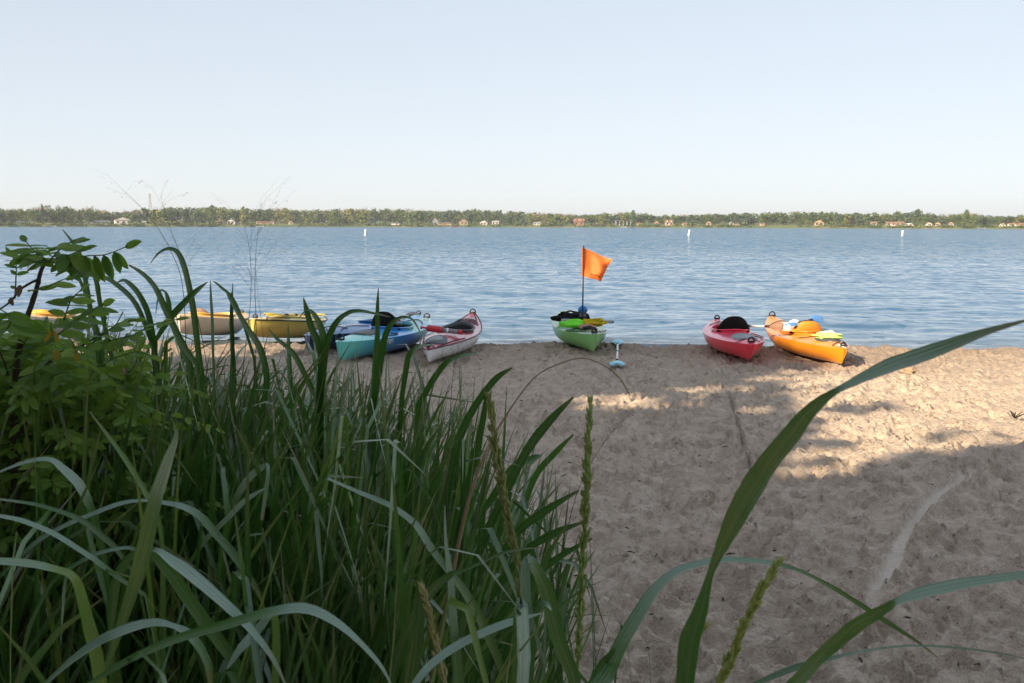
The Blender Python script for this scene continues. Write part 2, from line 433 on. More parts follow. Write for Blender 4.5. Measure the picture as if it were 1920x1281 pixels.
# ------------------------------------------------------------------ far shore: terrain, woods, trees, houses
def shore_d(u): return float(np.interp(u, (-800, 0, 640, 960, 1280, 1920, 2700), (560, 640, 850, 850, 780, 640, 560)))
def far_pt(u, back=0.0):                    # a place on the far bank, 'back' metres behind the waterline
    d = shore_d(u) + back; p = at_d(u, 422, d); return np.array([p[0], p[1], bank_z(back)])
def bank_z(b): return float(np.interp(b, (-8, 0, 3, 14, 60, 200, 900), (-0.8, 0.0, 0.9, 1.6, 2.6, 4.0, 8.0)))
def make_bank():
    us = np.linspace(-1400, 3400, 400); bs = [-8, 0, 1.2, 3, 8, 14, 30, 60, 120, 200, 500, 900]
    V = []
    for b in bs:
        for u in us:
            p = far_pt(u, b); V.append((p[0], p[1], p[2] + (0.25 * math.sin(u * .21 + b) if 0 < b < 100 else 0)))
    V = np.array(V); nx = len(us); idx = np.arange(len(V)).reshape(len(bs), nx)
    F = np.stack([idx[:-1, :-1], idx[:-1, 1:], idx[1:, 1:], idx[1:, :-1]], -1).reshape(-1, 4)
    n = N('far_bank'); g = n.n('ShaderNodeNewGeometry').outputs['Position']
    f = n.noise(g, 0.02, 4); f2 = n.noise(g, 0.25, 3)
    c = n.ramp(f, [(0.35, (0.075, 0.12, 0.035)), (0.55, (0.14, 0.17, 0.055)), (0.7, (0.26, 0.22, 0.12))])
    c = n.mix(n.math('MULTIPLY', f2, .5), c, (0.05, 0.075, 0.025)); n.set(Base_Color=c, Roughness=0.95)
    tag(obj('far_shore_bank', V, F, n.m), 'low grassy bank of the far shore', kind='structure')
make_bank()

def leafmat(name, cols, trans=0.0):
    n = N(name); oi = n.n('ShaderNodeObjectInfo'); rnd = oi.outputs['Random']
    co = n.coord('Object'); f = n.noise(co, 0.6, 3)
    c = n.ramp(n.math('ADD', n.math('MULTIPLY', f, 0.5), n.math('MULTIPLY', rnd, 0.5)), cols)
    n.set(Base_Color=c, Roughness=0.8); n.b.inputs['Specular IOR Level'].default_value = 0.2
    return n.m
M['bark'] = plastic('bark', (0.11, 0.085, 0.065), 0.9, 0.3, False)
FOL = {
    'dark green': leafmat('dark_green_foliage', [(0.2, (0.035, 0.065, 0.022)), (0.8, (0.065, 0.105, 0.035))]),
    'mid green': leafmat('mid_green_foliage', [(0.2, (0.065, 0.105, 0.030)), (0.8, (0.10, 0.145, 0.045))]),
    'yellowish green': leafmat('yellowish_green_foliage', [(0.2, (0.13, 0.155, 0.045)), (0.8, (0.20, 0.20, 0.065))]),
    'blue-green': leafmat('blue_green_foliage', [(0.2, (0.05, 0.085, 0.05)), (0.8, (0.085, 0.125, 0.07))]),
    'purplish brown': leafmat('purple_brown_foliage', [(0.2, (0.075, 0.045, 0.05)), (0.8, (0.11, 0.07, 0.065))]),
    'bare greyish brown': leafmat('bare_twigs', [(0.2, (0.20, 0.155, 0.125)), (0.8, (0.30, 0.24, 0.195))]),
}
def crown_quads(rr, shape, n, size):
    """leaf clumps spread through a crown 1 unit wide (radius .5) and 1 high"""
    lob = []
    if shape == 'round': lob = [(rr.gauss(0, .17), rr.gauss(0, .17), rr.uniform(.20, .84), rr.uniform(.17, .27)) for _ in range(11)]
    elif shape == 'tall': lob = [(rr.gauss(0, .12), rr.gauss(0, .12), .10 + .82 * k / 9, .26 - .012 * k) for k in range(10)]
    elif shape == 'cone': lob = [(rr.gauss(0, .04), rr.gauss(0, .04), .12 + .8 * k / 9, .34 * (1 - k / 10.5)) for k in range(10)]
    elif shape == 'spreading': lob = [(rr.uniform(-.36, .36), rr.uniform(-.36, .36), rr.uniform(.22, .85), rr.uniform(.15, .22)) for _ in range(14)]
    elif shape == 'bush': lob = [(rr.uniform(-.36, .36), rr.uniform(-.3, .3), rr.uniform(.15, .7), rr.uniform(.18, .28)) for _ in range(8)]
    V = []; F = []
    for _ in range(n):
        cx, cy, cz, r = rr.choice(lob)
        a = rr.uniform(0, 6.28); z = rr.uniform(-.8, 1); q = math.sqrt(max(0, 1 - z * z)); k = r * rr.uniform(.55, 1.1)
        c = Vector((cx + k * q * math.cos(a), cy + k * q * math.sin(a), cz + k * z * .85))
        nrm = Vector((q * math.cos(a), q * math.sin(a), z + .35)) + Vector((rr.gauss(0, .5), rr.gauss(0, .5), rr.gauss(0, .5))); nrm.normalize()
        t = nrm.orthogonal().normalized(); t.rotate(Matrix.Rotation(rr.uniform(0, 6.28), 3, nrm)); b = nrm.cross(t)
        s = size * rr.uniform(.6, 1.4)
        i = len(V); V += [c + t * s * rr.uniform(.7, 1.2), c + b * s * rr.uniform(.5, 1.), c - t * s * rr.uniform(.7, 1.2), c - b * s * rr.uniform(.5, 1.)]
        F.append((i, i + 1, i + 2, i + 3))
    return V, F
def bare_quads(rr, n):
    V = []; F = []
    for _ in range(n):
        a = rr.uniform(0, 6.28); r0 = rr.uniform(0, .12); z0 = rr.uniform(.15, .6)
        p = Vector((r0 * math.cos(a), r0 * math.sin(a), z0)); q = p + Vector((rr.uniform(.05, .34) * math.cos(a), rr.uniform(.05, .34) * math.sin(a), rr.uniform(.12, .42)))
        wd = rr.uniform(.008, .022); i = len(V); sx = Vector((math.sin(a + .8) * wd, math.cos(a + .8) * wd, 0))
        V += [p - sx, p + sx, q + sx * .5, q - sx * .5]; F.append((i, i + 1, i + 2, i + 3))
    return V, F
rr = random.Random(11)
TREE_MESH = {}; CROWN_MESH = {}
for shp, cnt, sz in (('round', 420, .052), ('tall', 420, .052), ('cone', 380, .045), ('spreading', 420, .05), ('bush', 220, .07)):
    for v in range(3):
        V, F = crown_quads(rr, shp, cnt, sz)
        CROWN_MESH[shp, v] = new_mesh('crown', V, F, FOL['mid green'], False)
        mb = MB()
        if shp != 'bush':
            mb.tube([(0, 0, -.02), (.01, 0, .3), (0.02, .01, .62)], [.03, .022, .01], 5)
            for _ in range(3):
                a = rr.uniform(0, 6.28); mb.tube([(0.01, 0, .32), (.16 * math.cos(a), .16 * math.sin(a), .58)], [.013, .006], 4)
        TREE_MESH[shp, v] = mb.mesh('shore_tree', M['bark'], False) if shp != 'bush' else None
BARE = [bare_quads(rr, 150) for v in range(3)]

# houses: (u0, u1, v_top, v_base, back, style, wall colour, roof colour, label)
HOUSES = [
 (33, 47, 413, 419, 30, 'low', 'white', 'grey', 'tiny white cottage nearest the left end of the far shore'),
 (172, 204, 410, 418, 28, 'long', 'white', 'slate', 'long low white bungalow with slate roof left of the tall white gabled house'),
 (216, 244, 404, 419, 26, 'gable', 'white', 'brown', 'tall white gabled house with brown roof, largest white house on the left far shore'),
 (267, 274, 409, 415, 45, 'low', 'white', 'grey', 'tiny white shed among trees just right of the tall white gabled house'),
 (404, 421, 411, 419, 30, 'low', 'tan', 'brown', 'small tan cottage left of the white house with the pointed front gable'),
 (426, 441, 407, 418, 26, 'gable', 'white', 'slate', 'white house with pointed front gable and blue slate roof'),
 (441, 453, 413, 418, 27, 'low', 'white', 'slate', 'low white garage wing right of the pointed gable house'),
 (481, 503, 413, 419, 40, 'long', 'tan', 'orange', 'long tan bungalow with orange roof above the open grass bank'),
 (506, 514, 413, 419, 42, 'low', 'white', 'brown', 'small white cottage above the open grass bank'),
 (541, 549, 412, 419, 42, 'gable', 'pink', 'brown', 'small pinkish cottage at the right end of the open grass bank'),
 (734, 749, 415, 420, 30, 'low', 'white', 'slate', 'low white cottage among trees, right of the first buoy'),
 (811, 821, 405, 419, 35, 'gable', 'grey', 'slate', 'narrow grey two storey house half hidden by trees'),
 (822, 847, 415, 420, 22, 'long', 'tan', 'brown', 'long low tan boathouse above the white moored boat'),
 (862, 876, 407, 419, 26, 'gable', 'tan', 'brown', 'tan gabled house above the red boat'),
 (900, 914, 411, 420, 22, 'gable', 'white', 'white', 'bright white house with steep white gable in mid shore'),
 (923, 936, 410, 419, 28, 'low', 'white', 'grey', 'grey roofed white house right of the bright white steep gable'),
 (1000, 1014, 415, 421, 26, 'low', 'white', 'grey', 'low whitish cottage behind shore bushes left of the red brick house'),
 (1076, 1096, 406, 420, 26, 'gable2', 'brick', 'orange', 'red brick house with twin gables on the far shore'),
 (1117, 1141, 416, 421, 24, 'long', 'brown', 'brown', 'long low brown bungalow between the brick house and the dark modern house'),
 (1153, 1182, 410, 421, 22, 'modern', 'slate', 'slate', 'dark grey modern house with white pillars across its front'),
 (1190, 1202, 415, 420, 30, 'low', 'tan', 'orange', 'small tan bungalow right of the dark modern house'),
 (1227, 1234, 412, 421, 26, 'gable', 'tan', 'brown', 'narrow tan gabled cottage left of the pinkish white twin house'),
 (1247, 1262, 410, 422, 24, 'gable2', 'pink', 'brown', 'pinkish white house with twin gables above the second buoy'),
 (1279, 1288, 416, 422, 26, 'low', 'pink', 'orange', 'small pink cottage above and left of the second buoy'),
 (1324, 1333, 412, 421, 26, 'gable', 'tan', 'brown', 'narrow tan gabled house right of the second buoy'),
 (1367, 1377, 409, 416, 60, 'gable', 'grey', 'slate', 'grey house high among trees behind the low tan bungalow'),
 (1373, 1386, 421, 425, 14, 'low', 'tan', 'tan', 'very low tan boathouse close to the water'),
 (1425, 1434, 416, 422, 28, 'low', 'tan', 'brown', 'small tan cottage at the left end of the long lawn'),
 (1527, 1544, 411, 423, 24, 'gable', 'tan', 'orange', 'tan house with orange roof at the right end of the long lawn'),
 (1632, 1644, 413, 422, 26, 'low', 'grey', 'orange', 'grey house under a red orange roof left of the third buoy'),
 (1662, 1694, 414, 423, 24, 'long', 'pink', 'orange', 'long pink bungalow with wide orange roof above the third buoy'),
 (1697, 1714, 416, 423, 24, 'gable', 'white', 'slate', 'white cottage with dark roof just right of the long pink bungalow'),
 (1736, 1746, 415, 423, 26, 'gable', 'white', 'orange', 'white gabled cottage with orange roof, second house right of the long pink bungalow'),
 (1753, 1763, 416, 424, 26, 'gable', 'pink', 'orange', 'pink gabled cottage, third house right of the long pink bungalow'),
 (1779, 1788, 413, 421, 40, 'gable', 'pink', 'brown', 'pinkish cottage high among trees left of the white motorboat'),
 (1875, 1886, 418, 425, 22, 'gable', 'white', 'orange', 'white gabled cottage with orange roof right of the white motorboat'),
 (1889, 1904, 418, 425, 22, 'long', 'white', 'orange', 'wide white cottage with orange roof near the right end of the far shore'),
 (1909, 1925, 418, 425, 22, 'long', 'tan', 'orange', 'tan cottage with orange roof at the right edge of the far shore'),
]
WALL = {'white': (0.74, 0.72, 0.68), 'tan': (0.48, 0.36, 0.24), 'grey': (0.36, 0.38, 0.40), 'pink': (0.56, 0.44, 0.38), 'brick': (0.30, 0.15, 0.11),
        'brown': (0.24, 0.16, 0.11), 'slate': (0.12, 0.15, 0.19), 'orange': (0.33, 0.19, 0.13)}
for k, c in WALL.items(): M['house_' + k] = plastic('house_' + k, tuple(x * .8 for x in c), 0.8, 0.1, False)
n = N('window_glass'); n.set(Base_Color=(0.03, 0.04, 0.05), Roughness=0.08); M['glass'] = n.m
def make_house(u0, u1, vt, vb, back, style, wc, rc, label):
    uc = (u0 + u1) / 2; p = far_pt(uc, back); d = p[1]; k = d / FPX
    W = (u1 - u0) * k * .98; Ht = (vb - vt) * k * .88; Dp = max(6.0, W * .6)
    rise = Ht * (.38 if style in ('low', 'long') else .42); hw = Ht - rise
    o = empty('lake_house', (p[0], p[1], p[2]), math.atan2(-p[0], p[1]) + rr.uniform(-.2, .2)); tag(o, label, 'house', 'houses on the far shore')
    wm, rm = M['house_' + wc], M['house_' + rc]
    w2, d2 = W / 2, Dp / 2
    if style == 'modern':
        MB().box(-w2, w2, -d2, d2, -1, Ht - .5).build('wall', wm, o, False)
        MB().box(-w2 - .5, w2 + .5, -d2 - 1.6, d2 + .3, Ht - .48, Ht).build('roof', rm, o, False)
        for q in range(5):
            x = -w2 + .3 + q * (W - .6) / 4; MB().box(x - .17, x + .17, -d2 - 1.4, -d2 - 1.0, -1, Ht - .5).build('pillar', M['house_white'], o, False)
        for q in range(4):
            x = -w2 + W * (q + .5) / 4; MB().box(x - W * .08, x + W * .08, -d2 - .04, -d2 + .1, .4, Ht - 1.2).build('window', M['glass'], o, False)
        return
    MB().box(-w2, w2, -d2, d2, -1.0, hw).build('wall', wm, o, False)
    e = .35; rf = MB()
    def gable(x0, x1, y0, y1, z0, z1, front):       # solid roof prism; front: the gable end faces the lake
        if front:
            xm = (x0 + x1) / 2; v = [(x0, y0, z0), (x1, y0, z0), (xm, y0, z1), (x0, y1, z0), (x1, y1, z0), (xm, y1, z1)]
            return v, [(0, 2, 5, 3), (2, 1, 4, 5), (0, 3, 4, 1), (0, 1, 2), (3, 5, 4)]
        ym = (y0 + y1) / 2; v = [(x0, y0, z0), (x0, y1, z0), (x0 + e, ym, z1), (x1, y0, z0), (x1, y1, z0), (x1 - e, ym, z1)]
        return v, [(0, 3, 5, 2), (1, 2, 5, 4), (0, 1, 4, 3), (0, 2, 1), (3, 4, 5)]
    if style in ('low', 'long'):
        rf.add(*gable(-w2 - e, w2 + e, -d2 - e, d2 + e, hw + .003, Ht, False))
    elif style == 'gable':
        rf.add(*gable(-w2 - e, w2 + e, -d2 - e, d2 + e, hw + .003, Ht, True))
        v, f = gable(-w2 + .1, w2 - .1, -d2 - e - .05, -d2 - e + .1, hw + .05, Ht - .35, True)
        MB().add(v, f).build('gable_wall', wm, o, False)
    else:
        rf.add(*gable(-w2 - e, w2 + e, -d2 - e, d2 + e, hw + .003, Ht, False))
        for x in (-w2 * .55, w2 * .5):
            rf.add(*gable(x - w2 * .36, x + w2 * .36, -d2 - .9, 0, hw - .3, Ht + .1, True))
            v, f = gable(x - w2 * .30, x + w2 * .30, -d2 - .95, -d2 - .8, hw - .28, Ht - .3, True); MB().add(v, f).build('gable_wall', wm, o, False)
    ro = rf.build('roof', rm, o, False)
    if W > 5: MB().box(w2 * .35, w2 * .35 + .7, -.3, .4, Ht - rise * .6, Ht + .7).build('chimney', M['house_brown'], ro, False)
    nw = max(1, int(W / 3)); floors = 2 if hw > 4.6 else 1
    for fl in range(floors):
        for q in range(nw):
            x = -w2 + W * (q + .5) / nw; z0 = .8 + fl * 2.7
            ww = min(1.3, W / nw * .5)
            wdo = MB().box(x - ww / 2, x + ww / 2, -d2 - .03, -d2 + .1, z0, min(z0 + 1.4, hw - .2)).build('window', M['glass'], o, False)
    MB().box(w2 * .1, w2 * .1 + .95, -d2 - .05, -d2 + .1, -.2, min(2.0, hw - .15)).build('door', M['house_brown'], o, False)
for h in HOUSES: make_house(*h)

# trees one can tell apart along the far shore
TOP = [(-60, 397), (0, 391), (20, 389), (45, 393), (82, 384), (105, 394), (120, 385), (150, 395), (168, 387), (200, 394), (230, 396), (270, 391), (330, 386), (370, 388), (400, 385), (440, 391), (455, 389),
       (490, 392), (520, 388), (560, 392), (600, 391), (640, 389), (700, 389), (760, 390), (800, 392), (850, 393), (890, 390), (940, 392), (990, 396), (1040, 399), (1090, 400), (1130, 399), (1185, 396), (1240, 402),
       (1280, 400), (1340, 397), (1400, 396), (1490, 394), (1560, 394), (1600, 397), (1650, 399), (1685, 395), (1720, 394), (1760, 401), (1810, 395), (1850, 401), (1920, 403), (2000, 402)]
TU, TV = np.array(TOP).T
def place_tree(u, vtop, wpx, shp, var, fol, back):
    p = far_pt(u, back); h = p[1] * (1 / FPX) * (422 + (u - 960) * .0021 - vtop) + EYE[2] - p[2]
    wd = wpx * p[1] / FPX
    o = bpy.data.objects.new('shore_tree' if shp != 'bush' else 'shore_bush', TREE_MESH[shp, var]); link(o)
    o.location = p; o.scale = (wd, wd, max(h, 1.0)); o.rotation_euler = (0, 0, rr.uniform(0, 6.28))
    c = bpy.data.objects.new('crown' if shp != 'bush' else 'foliage', CROWN_MESH[shp, var]); link(c, o); c['kind'] = 'stuff'
    sl_ = c.material_slots[0]; sl_.link = 'OBJECT'; sl_.material = FOL[fol]
    return o, u, h, shp, fol
def seen_houses(u, wpx):
    for h in HOUSES:
        if h[1] + 1 > u - wpx * .40 and h[0] - 1 < u + wpx * .40: return True
    return False
placed = []
u = -22.0
while u < 1945:
    wpx = rr.choice([26, 30, 36, 42, 28]) * rr.uniform(.85, 1.1)
    top = float(np.interp(u, TU, TV)) + rr.uniform(1, 6)
    shp = rr.choice(['round', 'round', 'round', 'tall', 'spreading', 'cone'])
    fol = rr.choice(['dark green', 'mid green', 'mid green', 'mid green', 'blue-green', 'blue-green', 'yellowish green'])
    back = rr.uniform(14, 34)
    if seen_houses(u, wpx): back = rr.uniform(60, 80); top -= 1
    if 480 < u < 560: back = rr.uniform(60, 90)
    if 1380 < u < 1530: back = rr.uniform(50, 80)
    placed.append(place_tree(u, top, wpx, shp, rr.randrange(3), fol, back)); u += wpx * rr.uniform(.32, .48)
for (u, vt, wpx, shp, fol) in ((118, 385, 27, 'round', 'blue-green'), (82, 384, 12, 'tall', 'dark green'), (168, 388, 22, 'round', 'mid green'), (1592, 404, 26, 'round', 'purplish brown'), (248, 400, 18, 'tall', 'mid green'),
                               (1500, 406, 16, 'round', 'mid green'), (1512, 411, 14, 'round', 'yellowish green'), (1563, 413, 22, 'bush', 'yellowish green'), (1720, 393, 24, 'tall', 'dark green'),
                               (1811, 394, 24, 'tall', 'mid green'), (1187, 395, 18, 'tall', 'dark green'), (890, 390, 14, 'cone', 'dark green'), (1132, 399, 26, 'round', 'yellowish green'),
                               (1170, 400, 22, 'round', 'yellowish green'), (1044, 409, 24, 'bush', 'yellowish green'), (455, 388, 18, 'tall', 'yellowish green'), (400, 386, 26, 'tall', 'dark green')):
    placed.append(place_tree(u, vt, wpx, shp, rr.randrange(3), fol, rr.uniform(13, 22)))
for u in np.linspace(-20, 1940, 62):                       # bushes standing out along the waterline
    u += rr.uniform(-8, 8); wpx = rr.uniform(12, 22)
    if seen_houses(u, wpx) or 480 < u < 560 or 1400 < u < 1530: continue
    vt = float(np.interp(u, (0, 640, 960, 1280, 1920), (427, 425, 425.5, 427, 430))) - rr.uniform(7, 13)
    placed.append(place_tree(u, vt, wpx, 'bush', rr.randrange(3), rr.choice(['dark green', 'mid green', 'mid green', 'yellowish green']), rr.uniform(4, 9)))
placed.sort(key=lambda q: q[1])
seen_labels = {}
ORD = ['first', 'second', 'third', 'fourth', 'fifth', 'sixth', 'seventh', 'eighth', 'ninth', 'tenth', 'eleventh', 'twelfth', 'thirteenth', 'fourteenth', 'fifteenth', 'sixteenth', 'seventeenth', 'eighteenth', 'nineteenth', 'twentieth']
MARK = [((h[0] + h[1]) / 2, m) for h, m in zip(HOUSES, ['the tiny white cottage', 'the long white bungalow', 'the tall white gabled house', 'the tiny white shed', 'the small tan cottage', 'the pointed gable house', None, 'the orange roofed bungalow',
        None, 'the small pinkish cottage', 'the low white cottage', 'the narrow grey house', None, 'the tan gabled house', 'the bright white gable', None, 'the low whitish cottage', 'the red brick house', None, 'the dark modern house', None,
        None, 'the pinkish twin gabled house', None, 'the narrow tan gabled house', None, 'the low tan boathouse', None, 'the tan house beside the long lawn', None, 'the long pink bungalow', None, None, None, 'the pinkish cottage', None, 'the wide white cottage', None]) if m]
cnt = {}
order = sorted(placed, key=lambda q: min(abs(q[1] - m[0]) for m in MARK))
for o, u, h, shp, fol in order:
    mu, mn = min(MARK, key=lambda m: abs(m[0] - u)); side = 'left' if u < mu else 'right'
    kindw = 'bush' if shp == 'bush' else 'tree'
    key = (mn, side, kindw, fol); cnt[key] = cnt.get(key, 0) + 1
    shape = {'round': 'round crowned', 'tall': 'tall', 'cone': 'pointed', 'spreading': 'spreading', 'bush': 'low'}[shp]
    tag(o, f"{fol} {shape} {kindw}, {ORD[cnt[key] - 1]} such {side} of {mn}", kindw,
        'trees on the far shore' if kindw == 'tree' else 'bushes along the far waterline')

# the wood behind, one mass nobody could count
def make_woods():
    V = []; F = []; MI = []
    r2 = random.Random(23)
    src = {k: ([tuple(v.co) for v in CROWN_MESH[k].vertices], [tuple(p.vertices) for p in CROWN_MESH[k].polygons]) for k in CROWN_MESH if k[0] in ('round', 'tall')}
    for v_, (bv, bf) in enumerate(BARE): src['bare', v_] = ([tuple(q) for q in bv], bf)
    mats = [FOL['dark green'], FOL['mid green'], FOL['blue-green'], FOL['bare greyish brown'], FOL['yellowish green']]
    for i in range(1500):
        u = r2.uniform(-900, 2800)
        bareness = 0.5 + 0.5 * math.sin(u * 0.011 + 1.3) + (0.35 if 180 < u < 340 or 1280 < u < 1360 or 540 < u < 600 or 980 < u < 1080 else 0)
        bare = r2.random() < 0.28 * bareness + .1
        k = ('bare', r2.randrange(3)) if bare else (r2.choice(['round', 'tall']), r2.randrange(3))
        back = r2.uniform(75, 170); p = far_pt(u, back)
        top = float(np.interp(u, TU, TV)) + r2.uniform(2, 9) - (3.0 if bare else 0)
        h = p[1] / FPX * (422 - top) + EYE[2] - p[2]; wd = r2.uniform(24, 40) * p[1] / FPX
        sv, sf = src[k]; b = len(V); ca, sa = math.cos(i), math.sin(i)
        keep = sf[:110] if not bare else sf
        V += [(p[0] + wd * (x * ca - y * sa), p[1] + wd * (x * sa + y * ca), p[2] + h * z) for x, y, z in sv]
        F += [tuple(q + b for q in f) for f in keep if len(f) == 4]
        MI += [3 if bare else r2.choice([0, 1, 1, 2, 4])] * sum(1 for f in keep if len(f) == 4)
    o = obj('far_woods', np.array(V), np.array(F), mats, smooth=False, midx=MI)
    tag(o, 'grey brown and green woods rising behind the far shore trees', kind='stuff')
    V = []; F = []; MI = []
    for i in range(900):                                     # undergrowth on the waterline
        u = r2.uniform(-700, 2600)
        if (480 < u < 560 or 1390 < u < 1530) and r2.random() < .8: continue
        p = far_pt(u, r2.uniform(1.0, 8)); h = r2.uniform(1.2, 3.4); wd = r2.uniform(3, 7)
        qv, qf = crown_quads(r2, 'bush', 26, .12); b = len(V)
        V += [(p[0] + wd * x, p[1] + wd * y, p[2] - .2 + h * z) for x, y, z in qv]; F += [tuple(q + b for q in f) for f in qf]; MI += [r2.choice([0, 0, 1, 1, 2])] * len(qf)
    o = obj('shore_undergrowth', np.array(V), np.array(F), [FOL['dark green'], FOL['mid green'], FOL['yellowish green']], smooth=False, midx=MI)
    tag(o, 'low dark undergrowth along the far waterline', kind='stuff')
make_woods()

# moored boats, pylon, buoys
def motorboat(u, back, L, colour, label):
    p = far_pt(u, back); o = empty('moored_boat', (p[0], p[1], 0.0), rr.uniform(-.3, .3)); tag(o, label, 'boat', 'boats along the far shore')
    hv = []; hf = []
    for i, t in enumerate(np.linspace(-1, 1, 9)):
        wv = 1.0 * (1 - max(0, t) ** 2.5) + .02; x = t * L / 2
        hv += [(x, -wv, .75 + .25 * max(0, t)), (x - .1, 0, -.25), (x, wv, .75 + .25 * max(0, t))]
        if i: b = 3 * i; hf += [(b - 3, b - 2, b + 1, b), (b - 2, b - 1, b + 2, b + 1), (b - 3, b, b + 2, b - 1)]
    hf.append((0, 2, 1))
    obj('hull', hv, hf, M['house_white'] if colour == 'white' else plastic('boat_red', (.5, .05, .05)), o, False)
    MB().box(-.2, .9, -.7, .7, .82, 1.35).build('windshield', M['glass'], o, False)
    MB().box(-L / 2 - .35, -L / 2 - .02, -.25, .25, .1, .95).build('outboard_motor', M['dark_grey'], o, False)
motorboat(97, -3, 5.5, 'white', 'white motorboat moored below the left end of the far shore')
motorboat(488, -3, 6.5, 'white', 'white motorboat moored below the open grass bank')
motorboat(840, -3, 5.5, 'white', 'white motorboat moored left of the red boat')
motorboat(854, -3, 4.5, 'red', 'small red boat moored below the tan gabled house')
motorboat(1086, -3, 4.5, 'white', 'small white boat moored below the red brick house')
motorboat(1170, -4, 4.5, 'white', 'small white boat moored below the dark modern house, the one nearer the pillars')
motorboat(1186, -4, 4.0, 'white', 'small white boat right of the one below the dark modern house')
motorboat(1841, -8, 5.5, 'white', 'white motorboat on the water near the right end of the far shore')
def dock(u, label):
    p = far_pt(u, -4); o = empty('boat_dock', (p[0], p[1], 0)); tag(o, label, 'dock', 'docks on the far shore')
    MB().box(-.8, .8, -4, 5, .55, .7).build('deck', M['house_tan'], o, False)
    for x in (-.7, .7):
        for y in (-3.8, .5, 4.5): MB().tube([(x, y, -1), (x, y, .98)], .09, 6).build('post', M['house_brown'], o)
dock(86, 'small wooden dock beside the white boat at the left end'); dock(832, 'small wooden dock left of the white and red boats')
def pylon():
    p = far_pt(283, 320); H = (422 - 372) * p[1] / FPX + 1; o = empty('power_pylon', p); tag(o, 'faint lattice power pylon above the woods on the left', 'pylon')
    mt = metal('pylon_steel', (.42, .43, .45), .6, .3); b = 2.6; t = .5; mb = MB()
    for sx, sy in ((1, 1), (1, -1), (-1, 1), (-1, -1)): mb.tube([(sx * b, sy * b, -2), (sx * t, sy * t, H * .78), (sx * .3, sy * .3, H)], .13, 4)
    for k in range(8):
        z0 = H * k / 8; z1 = H * (k + 1) / 8; w0 = b + (t - b) * k / 8; w1 = b + (t - b) * (k + 1) / 8
        for s in (1, -1):
            mb.tube([(-w0, s * w0, z0), (w1, s * w1, z1)], .07, 4); mb.tube([(w0, s * w0, z0), (-w1, s * w1, z1)], .07, 4)
            mb.tube([(s * w0, -w0, z0), (s * w1, w1, z1)], .07, 4)
    mb.build('tower', mt, o, False)
    for z, wd in ((H * .80, 3.4), (H * .88, 4.4), (H * .96, 3.0)):
        MB().tube([(-wd, 0, z), (0, 0, z + .4), (wd, 0, z)], .14, 4).build('cross_arm', mt, o, False)
pylon()
n = N('buoy_white'); n.set(Base_Color=(.82, .82, .80), Roughness=.45); M['buoy'] = n.m
for (u, v, lean, lab) in ((684.5, 441.5, .13, 'leftmost white spar buoy on the lake, leaning slightly'), (1291, 441.5, .17, 'middle white spar buoy on the lake, leaning most'), (1691.5, 442.5, .06, 'rightmost white spar buoy on the lake, almost upright')):
    p = at_z(u, v, 0); o = empty('spar_buoy', (p[0], p[1], 0)); o.rotation_euler = (0.03, lean, 0.2); tag(o, lab, 'buoy', 'white spar buoys on the lake')
    MB().tube([(0, 0, -.4), (0, 0, .1), (0, 0, 1.0), (0, 0, 1.1)], [.17, .18, .18, .13], 16).build('float_body', M['buoy'], o)
    MB().tube([(0, 0, .55), (0, 0, .63)], .186, 16).build('band', plastic('buoy_band', (.7, .3, .16), .5, .1, False), o)
    MB().tube([(0, 0, -.02), (0, 0, .08)], [.22, .2], 16).build('collar', M['buoy'], o)

